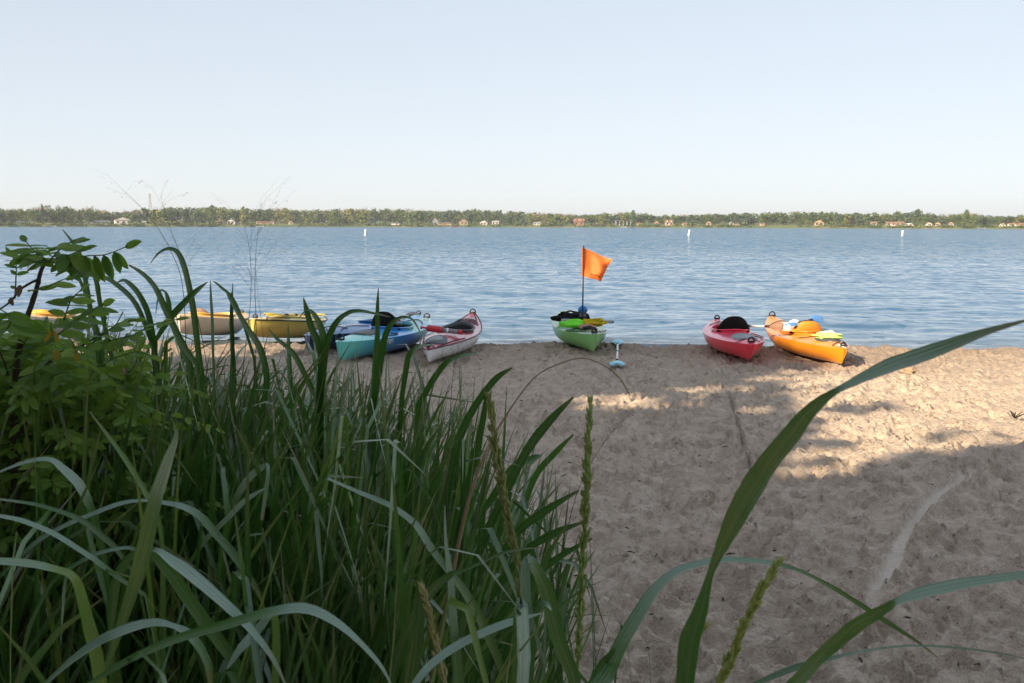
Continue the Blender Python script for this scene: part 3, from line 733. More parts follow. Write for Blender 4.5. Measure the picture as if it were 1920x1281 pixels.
# ------------------------------------------------------------------ kayaks
class Kayak:
    def __init__(s, name, label, near_px, far_px, B=.70, D=.33, rise_n=.10, rise_f=.16, ztip=None, mats=None, pw=2.1, qw=.85, rake=(.12, .30), camber=.07,
                 cock=(.12, .46, .24), roll=0.0, zf=.10, seam=None, L=None, rim=None, inner=None, blunt=0.02):
        s.B, s.D, s.rn, s.rf, s.pw, s.qw, s.rake, s.camber, s.blunt = B, D, rise_n, rise_f, pw, qw, rake, camber, blunt
        a = at_z(*near_px, .15); ztip = ztip or (zf + D * .78 + rise_f)
        b = at_z(*far_px, ztip)
        d = b[:2] - a[:2]; ln = np.hypot(*d); s.L = (L or ln + rake[0])
        hd = d / ln; c = a[:2] - hd * rake[0] + hd * s.L / 2
        zn = .152; c0 = a[:2]; zf = zf + .25 * (.152 - zf)
        pitch = math.atan2(zf - zn, s.L * .75)
        s.o = empty(name, (c[0], c[1], (zn + zf) / 2 + .005)); s.o.rotation_mode = 'XYZ'
        M0 = Matrix.Translation(s.o.location) @ Matrix.Rotation(math.atan2(hd[1], hd[0]), 4, 'Z') @ Matrix.Rotation(-pitch, 4, 'Y') @ Matrix.Rotation(roll, 4, 'X')
        s.o.matrix_world = M0; s.M = M0
        tag(s.o, label, 'kayak', 'kayaks drawn up on the beach'); s.name = name
        hm, dm = mats
        N_ = 57; T = np.sin(np.linspace(-math.pi / 2, math.pi / 2, N_)); T = .55 * T + .45 * np.linspace(-1, 1, N_)
        K = 9; V = []
        for t in T:
            for side in (1, -1):
                for k in range(K + 1): V.append(s.hull_pt(t, side, k / K))
        V = np.array(V); F = []
        st = 2 * (K + 1)
        for i in range(N_ - 1):
            for q, fl in ((0, False), (K + 1, True)):
                for k in range(K):
                    a_, b_, c_, d_ = i * st + q + k, (i + 1) * st + q + k, (i + 1) * st + q + k + 1, i * st + q + k + 1
                    F.append((a_, b_, c_, d_) if not fl else (a_, d_, c_, b_))
        for e in (0, (N_ - 1) * st):
            for k in range(K): F.append((e + k, e + K + 1 + k, e + K + 2 + k, e + k + 1))
        obj('hull', V, F, hm, s.o)
        # deck: rings from the cockpit edge out to the sheer
        tc, ca, cb = cock; xc = tc * s.L / 2; s.ck = (xc, ca, cb)
        loop = [(t, 1) for t in T] + [(t, -1) for t in T[::-1]]
        R = [0, .12, .26, .42, .6, .78, .9, 1.0]; V = []
        for rj in R:
            for t, sd in loop:
                x1, y1, z1 = s.hull_pt(t, sd, 1.0); phi = math.acos(max(-1, min(1, t)))
                x0, y0 = xc + ca * math.cos(phi), sd * cb * math.sin(phi)
                x, y = x0 + (x1 - x0) * rj, y0 + (y1 - y0) * rj
                V.append((x, y, z1 + .001 if rj == 1.0 else s.deck_z(x, y)))
        n = len(loop); F = []
        for j in range(len(R) - 1):
            for i in range(n): F.append((j * n + i, j * n + (i + 1) % n, (j + 1) * n + (i + 1) % n, (j + 1) * n + i))
        obj('deck', V, F, dm, s.o)
        # coaming
        V = []; F = []; prof = [(1.0, -.02), (1.0, .028), (1.03, .036), (1.10, .034), (1.11, .024), (1.04, .016)]; m = 48
        for e, dz in prof:
            for i in range(m):
                a_ = 2 * math.pi * i / m; x, y = xc + ca * math.cos(a_), cb * math.sin(a_)
                V.append((xc + (ca + (e - 1) * .3) * math.cos(a_), (cb + (e - 1) * .3) * math.sin(a_), s.deck_z(x, y) + dz))
        for j in range(len(prof) - 1):
            for i in range(m): F.append((j * m + i, (j + 1) * m + i, (j + 1) * m + (i + 1) % m, j * m + (i + 1) % m))
        obj('coaming', V, F, rim or dm, s.o)
        # inside of the cockpit
        V = []; F = []; prof = [(1.0, 0.0), (1.0, .25), (.96, .6), (.85, .85), (.6, .97), (.0, 1.0)]
        for e, dz in prof:
            for i in range(m):
                a_ = 2 * math.pi * i / m; x, y = xc + ca * e * math.cos(a_), cb * e * math.sin(a_)
                top = s.deck_z(xc + ca * math.cos(a_), cb * math.sin(a_)) - .019; V.append((x, y, top + (.045 - top) * dz))
        for j in range(len(prof) - 1):
            for i in range(m): F.append((j * m + i, j * m + (i + 1) % m, (j + 1) * m + (i + 1) % m, (j + 1) * m + i))
        obj('cockpit_liner', V, F, inner or M['interior_dark'], s.o)
        s.seat()
        if seam:
            for sd in (1, -1):
                pts = []
                for t in T:
                    x, y, z = s.hull_pt(t, sd, 1.0); pts.append((x, y + sd * .004, z))
                MB().tube(pts, .011, 6).build('seam_strip', seam, s.o)
    def half_w(s, t): return s.B / 2 * max(0.0, 1 - abs(t) ** s.pw) ** s.qw + s.blunt * (1 - .5 * abs(t)) * .6 + .004
    def sheer(s, t): return s.D * .78 + (s.rf if t > 0 else s.rn) * abs(t) ** 2.4
    def keel(s, t): return .045 * abs(t) ** 3
    def hull_pt(s, t, side, q):
        e = abs(t) ** 1.6; a = q * math.pi / 2
        y = (1 - e) * math.sin(a) ** .72 + e * q ** .85
        z = (1 - e) * (1 - math.cos(a) ** .85 if q < 1 else 1.0) + e * q
        zk, zs = s.keel(t), s.sheer(t)
        rk = s.rake[1] if t > 0 else s.rake[0]
        x = t * s.L / 2 - math.copysign(1, t) * rk * (1 - q) ** 1.5 * abs(t) ** 7
        return (x, side * s.half_w(t) * y, zk + (zs - zk) * z)
    def deck_z(s, x, y):
        t = max(-1, min(1, x / (s.L / 2))); w_ = s.half_w(t); k = min(1, abs(y) / w_)
        return s.sheer(t) + s.camber * (1 - k ** 1.7) * min(1, (w_ / (s.B / 2))) ** .6 + .002
    def world(s, x, y, z): return s.M @ Vector((x, y, z))
    def on(s, x, y, dz=0.0): return (x, y, s.deck_z(x, y) + dz)
    def seat(s):
        xc, ca, cb = s.ck; mb = MB(); v = []; f = []
        for i in range(7):
            for j in range(7):
                x = xc - ca * .62 + ca * .8 * i / 6; y = cb * .66 * (j / 3 - 1)
                v.append((x, y, .075 + .07 * (abs(j / 3 - 1)) ** 2.2 + .03 * max(0, (i - 4) / 2)))
        for i in range(6):
            for j in range(6): a = i * 7 + j; f.append((a, a + 7, a + 8, a + 1))
        obj('seat', v, f, M['black_fabric'], s.o)
    def backrest(s, mat, w_=.38, h=.26, dz=0.06, tilt=.18, dx=0.0, name='backrest'):
        xc, ca, cb = s.ck; x0 = xc - ca * .72 + dx; zb = s.deck_z(x0, 0) - .10 + dz
        V = []; F = []; n = 13
        for side in (0, 1):
            for i in range(n):
                y = w_ / 2 * (2 * i / (n - 1) - 1); k = abs(y) / (w_ / 2)
                topz = h * (1 - .72 * k ** 2.8); cur = .07 * (y / (w_ / 2)) ** 2
                for j in range(6):
                    q = j / 5; bul = .022 * math.sin(math.pi * min(1, q)) * (1 - k ** 4)
                    V.append((x0 + cur - tilt * topz * q + (-.012 - bul if side == 0 else .012 + bul), y, zb + topz * q))
        def id_(sd, i, j): return sd * n * 6 + i * 6 + j
        for i in range(n - 1):
            for j in range(5):
                F.append((id_(0, i, j), id_(0, i, j + 1), id_(0, i + 1, j + 1), id_(0, i + 1, j))); F.append((id_(1, i, j), id_(1, i + 1, j), id_(1, i + 1, j + 1), id_(1, i, j + 1)))
            F.append((id_(0, i, 5), id_(1, i, 5), id_(1, i + 1, 5), id_(0, i + 1, 5))); F.append((id_(0, i, 0), id_(0, i + 1, 0), id_(1, i + 1, 0), id_(1, i, 0)))
        for j in range(5):
            F.append((id_(0, 0, j), id_(1, 0, j), id_(1, 0, j + 1), id_(0, 0, j + 1))); F.append((id_(0, n - 1, j), id_(0, n - 1, j + 1), id_(1, n - 1, j + 1), id_(1, n - 1, j)))
        return obj(name, V, F, mat, s.o)
    def hatch(s, x, a, b, mat, dz=.014, name='hatch_cover'):
        V = []; F = []; m = 32; prof = [(1.0, -.006), (1.0, dz), (.9, dz + .008), (.84, dz - .002), (.6, dz + .004), (0, dz + .006)]
        for e, z in prof:
            for i in range(m):
                an = 2 * math.pi * i / m; px, py = x + a * e * math.cos(an), b * e * math.sin(an); V.append((px, py, s.deck_z(px, py) + z))
        for j in range(len(prof) - 1):
            for i in range(m): F.append((j * m + i, j * m + (i + 1) % m, (j + 1) * m + (i + 1) % m, (j + 1) * m + i))
        return obj(name, V, F, mat, s.o)
    def toggle(s, end, r=.04, upright=True):
        x = end * (s.L / 2 - .09); z = s.deck_z(x, 0)
        pts = [(x + .012 * k, r * math.cos(a), z + .004 + 1.25 * r * math.sin(a)) for k, a in [(q / 8, math.pi * q / 8) for q in range(9)]]
        o = MB().tube(pts, .0105, 7).build('carry_handle', M['black_rubber'], s.o)
        MB().tube([(x, -r * 1.05, z + .004), (x, r * 1.05, z + .004)], .014, 7).build('handle_base', M['black_rubber'], o)
    def line(s, pts, r=.006, mat=None, name='deck_line'):
        P = catmull([(x, y, 0) for x, y in pts], 6); P = [(x, y, s.deck_z(x, y) + .009) for x, y, _ in P]
        return MB().tube(P, r, 6).build(name, mat or M['black_rubber'], s.o)
    def plate(s, x0, x1, ya, yb, mat, name='sticker', side=-1):       # a thin flat print following the deck
        V = []; F = []; n = 8
        for i in range(n):
            for j in range(3):
                x = x0 + (x1 - x0) * i / (n - 1); fr = ya + (yb - ya) * j / 2; y = side * fr * s.half_w(x / (s.L / 2))
                V.append((x, y, s.deck_z(x, y) + .0045))
        for i in range(n - 1):
            for j in range(2): a = i * 3 + j; F.append((a, a + 1, a + 4, a + 3))
        return obj(name, V, F, mat, s.o)
    def text(s, body, x, size, mat, drop=.105, side=-1):          # raised letters on the side of the hull, just under the deck edge
        t = x / (s.L / 2); q = .86; p0 = s.hull_pt(t, side, q); p1 = s.hull_pt(t + .15, side, q)
        c = bpy.data.curves.new('lettering', 'FONT'); c.body = body; c.size = size; c.extrude = .001; c.resolution_u = 2; c.shear = .15
        c.materials.append(mat); tmp = bpy.data.objects.new('lettering_source', c); COL.objects.link(tmp); bpy.context.view_layer.update()
        me = bpy.data.meshes.new_from_object(tmp.evaluated_get(bpy.context.evaluated_depsgraph_get())); bpy.data.objects.remove(tmp); me.name = 'lettering'
        o = bpy.data.objects.new('lettering', me); link(o, s.o)
        yt = s.hull_pt(t, side, 1.0)
        tilt = math.atan2(abs(yt[1]) - abs(p0[1]), yt[2] - p0[2]); ang = math.atan2(p1[1] - p0[1], p1[0] - p0[0])
        o.location = (x, p0[1] + side * .014, p0[2] - .01); o.rotation_euler = (math.pi / 2 + tilt * .6, 0, ang)
        return o

def paddle(name, label, p0, p1, blade, shaftm, up=(0, 0, 1), feather=0.0, Lb=.46, Wb=.19, mat2=None, cat='paddle'):
    p0 = Vector(map(float, p0)); p1 = Vector(map(float, p1)); L = (p1 - p0).length; ax = (p1 - p0).normalized()
    u_ = Vector(up); yv = u_.cross(ax).normalized(); zv = ax.cross(yv)
    c = (p0 + p1) / 2; o = empty(name); o.matrix_world = Matrix(((ax.x, yv.x, zv.x, c.x), (ax.y, yv.y, zv.y, c.y), (ax.z, yv.z, zv.z, c.z), (0, 0, 0, 1)))
    tag(o, label, cat)
    h = L / 2
    MB().tube([(-h + Lb - .02, 0, 0), (h - Lb + .02, 0, 0)], .0155, 10).build('shaft', shaftm, o)
    MB().tube([(-.03, 0, 0), (.03, 0, 0)], .019, 10).build('ferrule', M['black_rubber'], o)
    for sg in (1, -1):
        V = []; F = []; n = 12; m = 7; fa = feather if sg > 0 else 0
        for top in (1, -1):
            for i in range(n):
                q = i / (n - 1); wd = Wb / 2 * float(np.interp(q, (0, .12, .3, .55, .8, .93, 1), (.18, .32, .66, .92, 1.0, .84, .42)))
                for j in range(m):
                    k = 2 * j / (m - 1) - 1; y = wd * k; x = sg * (h - Lb + Lb * (q - .05 * k * k * q))
                    z = .03 * math.sin(q * 2.2) - .018 + .012 * (1 - k * k) + top * .005 * (1 - .6 * k * k) - (0.02 * k * k * q)
                    V.append((x, y * math.cos(fa) - z * math.sin(fa), y * math.sin(fa) + z * math.cos(fa)))
        for tp in (0, 1):
            for i in range(n - 1):
                for j in range(m - 1):
                    a = tp * n * m + i * m + j; q = (a, a + 1, a + m + 1, a + m); F.append(q if (tp == 0) == (sg < 0) else q[::-1])
        for i in range(n - 1):
            for j in (0, m - 1): a = i * m + j; b = n * m + a; F.append((a, a + m, b + m, b))
        for j in range(m - 1): a = (n - 1) * m + j; b = n * m + a; F.append((a, a + 1, b + 1, b))
        obj('blade', V, F, blade if sg > 0 or mat2 is None else mat2, o)
        MB().tube([(sg * (h - Lb - .07), 0, 0), (sg * (h - Lb + .03), 0, 0)], [.0165, .02], 10).build('drip_ring', M['black_rubber'], o)
    return o
def lump(name, label, cat, c, r, mat, seed, wob=.25, flat=None, n=22, m=14, parts=None):
    """soft crumpled thing: bag, vest, pile of cloth"""
    V = []; F = []; q = np.random.default_rng(seed); ph = q.uniform(0, 6.28, 12); fr = q.uniform(1.5, 6, 12)
    for i in range(m + 1):
        th = math.pi * i / m
        for k in range(n):
            an = 2 * math.pi * k / n; x, y, z = math.sin(th) * math.cos(an), math.sin(th) * math.sin(an), math.cos(th)
            d = 1 + wob * sum(math.sin(fr[a] * (x, y, z)[a % 3] * 2 + ph[a] + 2 * (y, z, x)[a % 3]) for a in range(12)) / 5
            zz = r[2] * d * z
            if flat is not None: zz = max(zz, -r[2] * flat)
            V.append((r[0] * d * x, r[1] * d * y, zz))
    for i in range(m):
        for k in range(n): F.append((i * n + k, (i + 1) * n + k, (i + 1) * n + (k + 1) % n, i * n + (k + 1) % n))
    o = obj(name, V, F, mat); o.location = c; tag(o, label, cat)
    return o

P = plastic
# orange kayak on the right, in the sun
KO = Kayak('kayak', 'orange kayak with orange backrest, rightmost of the boats on the sand', (1578, 690), (1445, 594), B=.74, D=.31, rise_n=.0, rise_f=.16, rake=(.13, .40),
           mats=(P('orange_hull', (.82, .29, .010), .36), P('orange_deck', (.80, .27, .018), .36)), cock=(.10, .50, .25), inner=P('red_liner', (.55, .045, .015), .5), camber=.075)
KO.backrest(P('orange_seat', (.66, .22, .015), .6), .46, .22, .04)
KO.hatch(-1.02, .25, .15, M['dark_grey']); KO.toggle(1, .05); KO.toggle(-1, .035)
KO.line([(-.62, -.26), (-.72, -.16), (-.72, .16), (-.62, .26)]); KO.line([(.95, -.24), (1.15, 0), (.95, .24)]); KO.line([(-1.5, -.1), (-1.42, 0), (-1.5, .1)])
wl = P('pale_print', (.72, .70, .66), .5, .1, False)
KO.plate(-.95, -.72, .90, .80, wl); KO.plate(.35, .75, .93, .86, wl); KO.plate(-1.72, -1.52, .55, .1, wl, side=1); KO.plate(-1.74, -1.5, .60, .2, wl)
xc, ca, cb = KO.ck
MB().tube([(xc - ca * .62, -.24, KO.deck_z(xc, 0) - .01), (xc - ca * .86, 0, KO.deck_z(xc, 0) + .02), (xc - ca * .62, .24, KO.deck_z(xc, 0) - .01)], .016, 6).build('backrest_strap', M['black_fabric'], KO.o)
blue = P('blue_blade', (.09, .27, .62), .35); dblue = P('dark_blue_blade', (.02, .12, .22), .35)
paddle('paddle', 'paddle with blue blades laid across the cockpit of the orange kayak', KO.world(xc - .42, .30, KO.deck_z(xc, 0) + .10), KO.world(xc + .75, -.55, KO.deck_z(xc, 0) + .12), blue, M['black_rubber'], feather=.5, mat2=blue)
lump('crumpled_bag', 'crumpled white plastic bag in the cockpit of the orange kayak', 'bag', KO.world(xc + .08, .10, KO.deck_z(xc, 0) + .02), (.15, .11, .10), P('white_bag', (.75, .75, .74), .35), 4, .4)
lump('life_vest', 'lime and white life vest strapped on the rear hatch of the orange kayak', 'life vest', KO.world(-.98, -.02, KO.deck_z(-1.0, 0) + .03), (.20, .13, .05), fabric('lime_white_cloth', (.55, .80, .22)), 8, .35)
lump('rolled_cloth', 'small white cloth beside the lime vest on the orange kayak', 'cloth', KO.world(-.95, -.03, KO.deck_z(-1, 0) + .06), (.10, .07, .04), fabric('white_cloth', (.8, .8, .75)), 9, .4)

# red kayak
KR = Kayak('kayak', 'red kayak with tall black backrest, left of the orange one', (1405, 682), (1343, 600), B=.74, D=.31, rise_n=.02, rise_f=.10, rake=(.20, .30),
           mats=(P('red_hull', (.90, .018, .06), .3, .08, False), P('red_deck', (.90, .05, .12), .3, .08, False)), cock=(.14, .50, .25), inner=P('red_inner', (.40, .02, .02), .5), camber=.07)
KR.backrest(M['black_fabric'], .46, .26, .05, .22); KR.hatch(-.98, .30, .17, M['grey']); KR.toggle(1); KR.toggle(-1, .045)
KR.line([(-.55, -.34), (-.42, -.2), (-.80, -.14), (-.72, -.28)]); KR.line([(-1.3, -.15), (-1.25, 0), (-1.35, .18)]); KR.line([(.9, -.2), (1.05, 0), (.9, .2)])
KR.plate(-1.0, -.72, .94, .82, M['grey']); KR.text('Pungo', -.95, .075, M['white'])
KR.plate(.55, .75, .9, .8, M['grey'])
paddle('paddle', 'paddle with brown blade resting across the rear deck of the red kayak', KR.world(.75, .10, KR.deck_z(.4, 0) + .0), KR.world(-.62, -.60, KR.deck_z(-.5, 0) + .10), P('brown_blade', (.30, .17, .11), .5), M['white'], feather=1.2, Lb=.34, Wb=.13)

# green kayak with its gear and flag
KG = Kayak('kayak', 'pale green kayak piled with gear under the orange flag', (1114, 667), (1097, 606), B=.70, D=.33, rise_n=.035, rise_f=.14, rake=(.10, .30), ztip=.52, L=3.3,
           mats=(banded('green_hull', [(.0, (.24, .56, .18)), (.35, (.15, .54, .10)), (.7, (.10, .30, .12)), (1, (.2, .38, .22))], 1.6), banded('green_deck', [(.0, (.24, .36, .24)), (.4, (.14, .42, .12)), (1, (.10, .28, .12))], 1.6)),
           cock=(.02, .55, .25), camber=.06, pw=2.3, qw=.8)
KG.toggle(-1, .04); KG.backrest(M['black_fabric'], .40, .20, .02); KG.line([(-1.35, -.1), (-1.1, -.22), (-.8, -.3)]); KG.line([(-1.35, .1), (-1.1, .22), (-.8, .3)])
MB().tube([KG.on(-1.38, -.06, .02), KG.on(-1.30, .02, .05), KG.on(-1.22, .10, .04)], .022, 8).build('clamp', M['black_rubber'], KG.o)
lump('dry_bag', 'bright lime green cloth bag on the rear deck of the green kayak', 'bag', KG.world(-.78, .17, KG.deck_z(-.8, 0) + .035), (.22, .13, .07), fabric('lime_cloth', (.18, .72, .05)), 12, .22, .5)
def rope_pile(K, x, y, label):
    r3 = random.Random(2); pts = []
    for i in range(150):
        a = i * .55; pts.append((x + (.07 + .05 * math.sin(i * .31)) * math.cos(a) + .02 * r3.uniform(-1, 1), y + (.13 + .05 * math.sin(i * .17)) * math.sin(a * .93), K.deck_z(x, y) + .025 + .05 * abs(math.sin(i * .23)) + .07 * i / 150 * abs(math.sin(i * .4))))
    o = empty('rope_coil', K.world(x, y, K.deck_z(x, y))); tag(o, label, 'rope')
    inv = o.matrix_world.inverted(); loc = Vector(o.location)
    MB().tube([K.world(*p) - loc for p in pts], .013, 6).build('rope', fabric('yellow_rope', (.58, .44, .02), .8), o)
rope_pile(KG, -.84, -.12, 'tangled mustard yellow rope on the deck of the green kayak')
lump('folded_mat', 'folded brownish pink mat on the rear deck of the green kayak', 'mat', KG.world(-1.02, .02, KG.deck_z(-1, 0) + .02), (.13, .19, .035), fabric('pinkish_mat', (.36, .20, .15)), 14, .15, .5)
bo = empty('black_gear_bag', KG.world(.32, .03, KG.deck_z(.2, 0) + .04)); tag(bo, 'black gear bag lying over the cockpit of the green kayak', 'bag')
g = lump('bag_body', None, None, (0, 0, 0), (.30, .16, .10), M['black_fabric'], 15, .3); g.parent = bo
MB().tube([(-.24, .0, .06), (-.05, .04, .115), (.2, .02, .07)], .014, 6).build('strap', M['black_fabric'], bo)
bt = empty('water_bottle', KG.world(.0, -.07, KG.deck_z(0, 0) + .06)); tag(bt, 'blue ball topped bottle standing in the cockpit of the green kayak', 'bottle')
MB().ellipsoid((0, 0, .14), (.075, .075, .065), 16, 10).build('body', P('bottle_blue', (.01, .17, .50), .3, .1, False), bt)
MB().tube([(0, 0, -.1), (0, 0, .09)], .05, 12).build('base', M['dark_grey'], bt)
paddle('split_paddle', 'grey paddle lying across the green kayak with its shaft end sticking out right', KG.world(-.30, .30, KG.deck_z(-.7, 0) + .06), KG.world(-.74, -.42, KG.deck_z(-.7, 0) + .06), M['grey'], M['grey'], Lb=.3, Wb=.12)
fo = None
def make_flag():
    d = 15.0; pb = at_d(1092, 604, d); pt = at_d(1094.5, 461, d)
    o = empty('safety_flag', pb); tag(o, 'bright orange safety flag on a thin black pole standing in the green kayak', 'flag'); b = Vector(pb)
    MB().tube([(0, 0, -.15), tuple(Vector(pt) - b)], .011, 8).build('pole', M['black_rubber'], o)
    MB().tube([(0, 0, -.1), (0, 0, .16)], .026, 8).build('pole_socket', M['black_rubber'], o)
    c = [at_d(1091, 464, d), at_d(1147, 487, d + .12), at_d(1126.5, 528, d + .06), at_d(1090, 517, d)]
    V = []; F = []; n = 25; fl = []
    for i in range(n):
        for j in range(n):
            a = i / (n - 1); q = j / (n - 1)
            p = (c[0] * (1 - a) + c[1] * a) * (1 - q) + (c[3] * (1 - a) + c[2] * a) * q
            wv = .075 * math.sin(a * 5.2 + q * 2.4 - .4) * a + .045 * math.sin(a * 9 - q * 5 + 1) * a + .015 * math.sin(q * 11 + a * 4) * a
            V.append(p - pb + np.array([0, wv, .012 * math.sin(a * 7 + q * 3) * a])); fl.append((i, j))
    for i in range(n - 1):
        for j in range(n - 1): a = i * n + j; F.append((a, a + n, a + n + 1, a + 1))
    nn = N('flag_cloth'); co = nn.coord()
    nn.set(Base_Color=nn.mix(nn.noise(co, 6, 3), (.90, .17, .03), (.95, .24, .05)), Roughness=.65, Normal=nn.bump(nn.noise(co, 9, 3), .4, .03))
    tr = nn.n('ShaderNodeBsdfTranslucent'); tr.inputs[0].default_value = (.95, .25, .03, 1); ms = nn.n('ShaderNodeMixShader'); ms.inputs[0].default_value = .3
    nn.l(nn.b.outputs[0], ms.inputs[1]); nn.l(tr.outputs[0], ms.inputs[2]); nn.l(ms.outputs[0], nn.out.inputs[0])
    f = obj('cloth', V, F, nn.m, o)
    pts = [V[int(i) * n + 20] + np.array([0, -.006, 0]) for i in (10, 13, 16, 19, 21)]
    MB().tube(pts, .004, 5).build('hem_stitch', M['black_rubber'], f)
make_flag()
# paddle on the sand
cyan = P('cyan_blade', (.20, .60, .76), .3)
a = at_z(1158, 645, .15); b = at_z(1157, 690, .15); a[2] = sand_z(*a[:2]) + .05; b[2] = sand_z(*b[:2]) + .05
paddle('paddle', 'paddle with pale blue blades and white shaft lying on the sand beside the green kayak', b, a, cyan, M['white'], Lb=.42, Wb=.20)

# red and white kayak
KW = Kayak('kayak', 'white hulled kayak with red deck, between the teal kayak and the flag', (803, 687), (888, 588), B=.66, D=.30, rise_n=-.02, rise_f=.19, rake=(.10, .35),
           mats=(P('white_hull', (.84, .85, .88), .26, .04, False), P('crimson_deck', (.50, .05, .09), .22, .1, False)), cock=(.12, .55, .245), rim=M['dark_grey'], camber=.08, seam=P('dark_red_seam', (.09, .01, .015), .4), qw=.9)
KW.hatch(-1.22, .30, .15, M['dark_grey']); KW.hatch(-1.22, .2, .09, M['grey'], .026, 'hatch_lid'); KW.toggle(1, .045); KW.toggle(-1, .03)
for x in (.95, 1.08, 1.2): KW.line([(x, -.22 + (x - .95) * .25), (x - .04, 0), (x, .22 - (x - .95) * .25)], .007)
KW.line([(1.3, -.13), (1.75, -.01)]); KW.line([(1.3, .13), (1.75, .01)]); KW.line([(-1.65, -.07), (-1.55, .02), (-1.65, .1)]); KW.line([(-1.6, -.1), (-.6, -.29)]); KW.line([(-1.6, .1), (-.6, .29)])
KW.backrest(M['black_fabric'], .34, .12, .03)
po = empty('bilge_pump'); p0 = KW.world(-.72, .30, KW.deck_z(-.7, 0) + .09); p1 = KW.world(-.62, -.24, KW.deck_z(-.6, 0) + .02)
ax = (p1 - p0).normalized(); yv = Vector((0, 0, 1)).cross(ax).normalized(); zv = ax.cross(yv)
po.matrix_world = Matrix(((ax.x, yv.x, zv.x, p0.x), (ax.y, yv.y, zv.y, p0.y), (ax.z, yv.z, zv.z, p0.z), (0, 0, 0, 1))); tag(po, 'red and grey bilge pump lying across the deck of the white and red kayak', 'pump')
rp = P('pump_red', (.50, .03, .045), .4)
MB().tube([(0, -.07, 0), (0, .07, 0)], .018, 8).build('handle', rp, po); MB().tube([(0, 0, 0), (.07, 0, 0)], .012, 8).build('rod', rp, po)
MB().tube([(.07, 0, 0), (.09, 0, 0), (.27, 0, 0), (.28, 0, 0)], [.035, .045, .045, .036], 14).build('float_sleeve', rp, po)
MB().tube([(.28, 0, 0), (.50, 0, 0)], .031, 12).build('barrel', M['grey'], po); MB().tube([(.34, 0, 0), (.37, 0, 0)], .034, 12).build('collar', M['white'], po)
MB().tube([(.50, 0, 0), (.56, 0, 0)], [.034, .034], 12).build('foot_valve', rp, po)

# teal kayak
tl = [(0.0, (.28, .78, .70)), (.14, (.12, .60, .58)), (.28, (.05, .34, .78)), (.48, (.05, .34, .80)), (.60, (.08, .52, .36)), (.76, (.04, .34, .52)), (.92, (.26, .58, .62)), (1, (.42, .68, .70))]
td = [(0.0, (.12, .58, .52)), (.14, (.05, .40, .50)), (.3, (.02, .22, .52)), (.5, (.016, .16, .50)), (.7, (.02, .24, .22)), (.88, (.02, .22, .36)), (1, (.3, .6, .65))]
KT = Kayak('kayak', 'teal and blue kayak with black backrest, beside the white and red one', (636, 685), (803, 599), B=.74, D=.33, rise_n=.03, rise_f=.08, zf=.06, rake=(.06, .36),
           mats=(banded('teal_hull', td, 1.7, wob=.2), banded('teal_deck', tl, 1.7, wob=.3)), cock=(.10, .52, .25), camber=.08, inner=M['interior_dark'])
KT.backrest(M['black_fabric'], .44, .27, .07); KT.hatch(-.98, .30, .16, M['dark_grey']); KT.toggle(1, .05); KT.toggle(-1, .055)
KT.line([(-.62, -.26), (-.5, -.32), (-.75, -.30), (-.85, -.22)]); KT.line([(1.0, -.2), (1.3, -.02), (1.1, .2)])
KT.text('Pungo', -1.02, .11, M['white'])
xc, ca, cb = KT.ck
paddle('paddle', 'white shafted paddle with dark blades lying in the cockpit of the teal kayak', KT.world(xc - .55, -.20, KT.deck_z(xc, 0) + .07), KT.world(xc + 1.25, .10, KT.deck_z(xc + 1.2, 0) + .10), M['dark_grey'], M['white'])

# dark blue kayak
KB = Kayak('kayak', 'dark blue kayak behind the teal one, stern square', (578, 667), (788, 594), B=.74, D=.33, rise_n=.0, rise_f=.09, zf=.02, rake=(.03, .34), blunt=.16,
           mats=(P('navy_hull', (.006, .045, .13), .35), banded('navy_deck', [(0, (.010, .10, .28)), (.45, (.015, .18, .48)), (.8, (.03, .22, .52)), (1, (.14, .32, .55))], 1.8)), cock=(.16, .50, .24), camber=.08, rim=P('blue_rim', (.02, .16, .42), .35))
KB.toggle(1); KB.line([(-1.3, -.2), (-.9, -.12), (-.5, -.24)]); KB.line([(-1.3, .2), (-.9, .12), (-.5, .24)]); KB.line([(-1.5, -.1), (-1.4, .0), (-1.5, .1)]); KB.line([(-1.1, -.2), (-1.1, .2)])
MB().tube([(-KB.L / 2 + .0, .0, .08), (-KB.L / 2 - .03, 0, .2), (-KB.L / 2 + .0, 0, .30)], .012, 6).build('stern_grab_loop', M['grey'], KB.o)
KB.backrest(P('navy_seat', (.01, .05, .14), .6), .34, .10, .03)
xc, ca, cb = KB.ck

# yellow kayak
KY = Kayak('kayak', 'yellow olive kayak with black rim strip, between the cream and dark blue ones', (474, 638), (600, 598), B=.78, D=.38, rise_n=.0, rise_f=.06, zf=-.04, rake=(.05, .10), blunt=.20,
           mats=(P('olive_hull', (.50, .40, .10), .4), P('yellow_deck', (.60, .53, .24), .4)), cock=(.05, .50, .26), camber=.05, seam=M['black_rubber'], inner=P('yellow_inner', (.5, .42, .12), .5))
KY.toggle(-1); KY.line([(-1.0, -.3), (-.7, -.1), (-.4, -.3)])
paddle('paddle', 'yellow bladed paddle laid along the deck of the yellow kayak', KY.world(-.95, -.20, KY.deck_z(-.5, .2) + .05), KY.world(.85, -.16, KY.deck_z(.5, .2) + .05), P('yellow_blade', (.80, .58, .06), .4), P('yellow_shaft', (.65, .5, .1), .4), Lb=.6, Wb=.2)
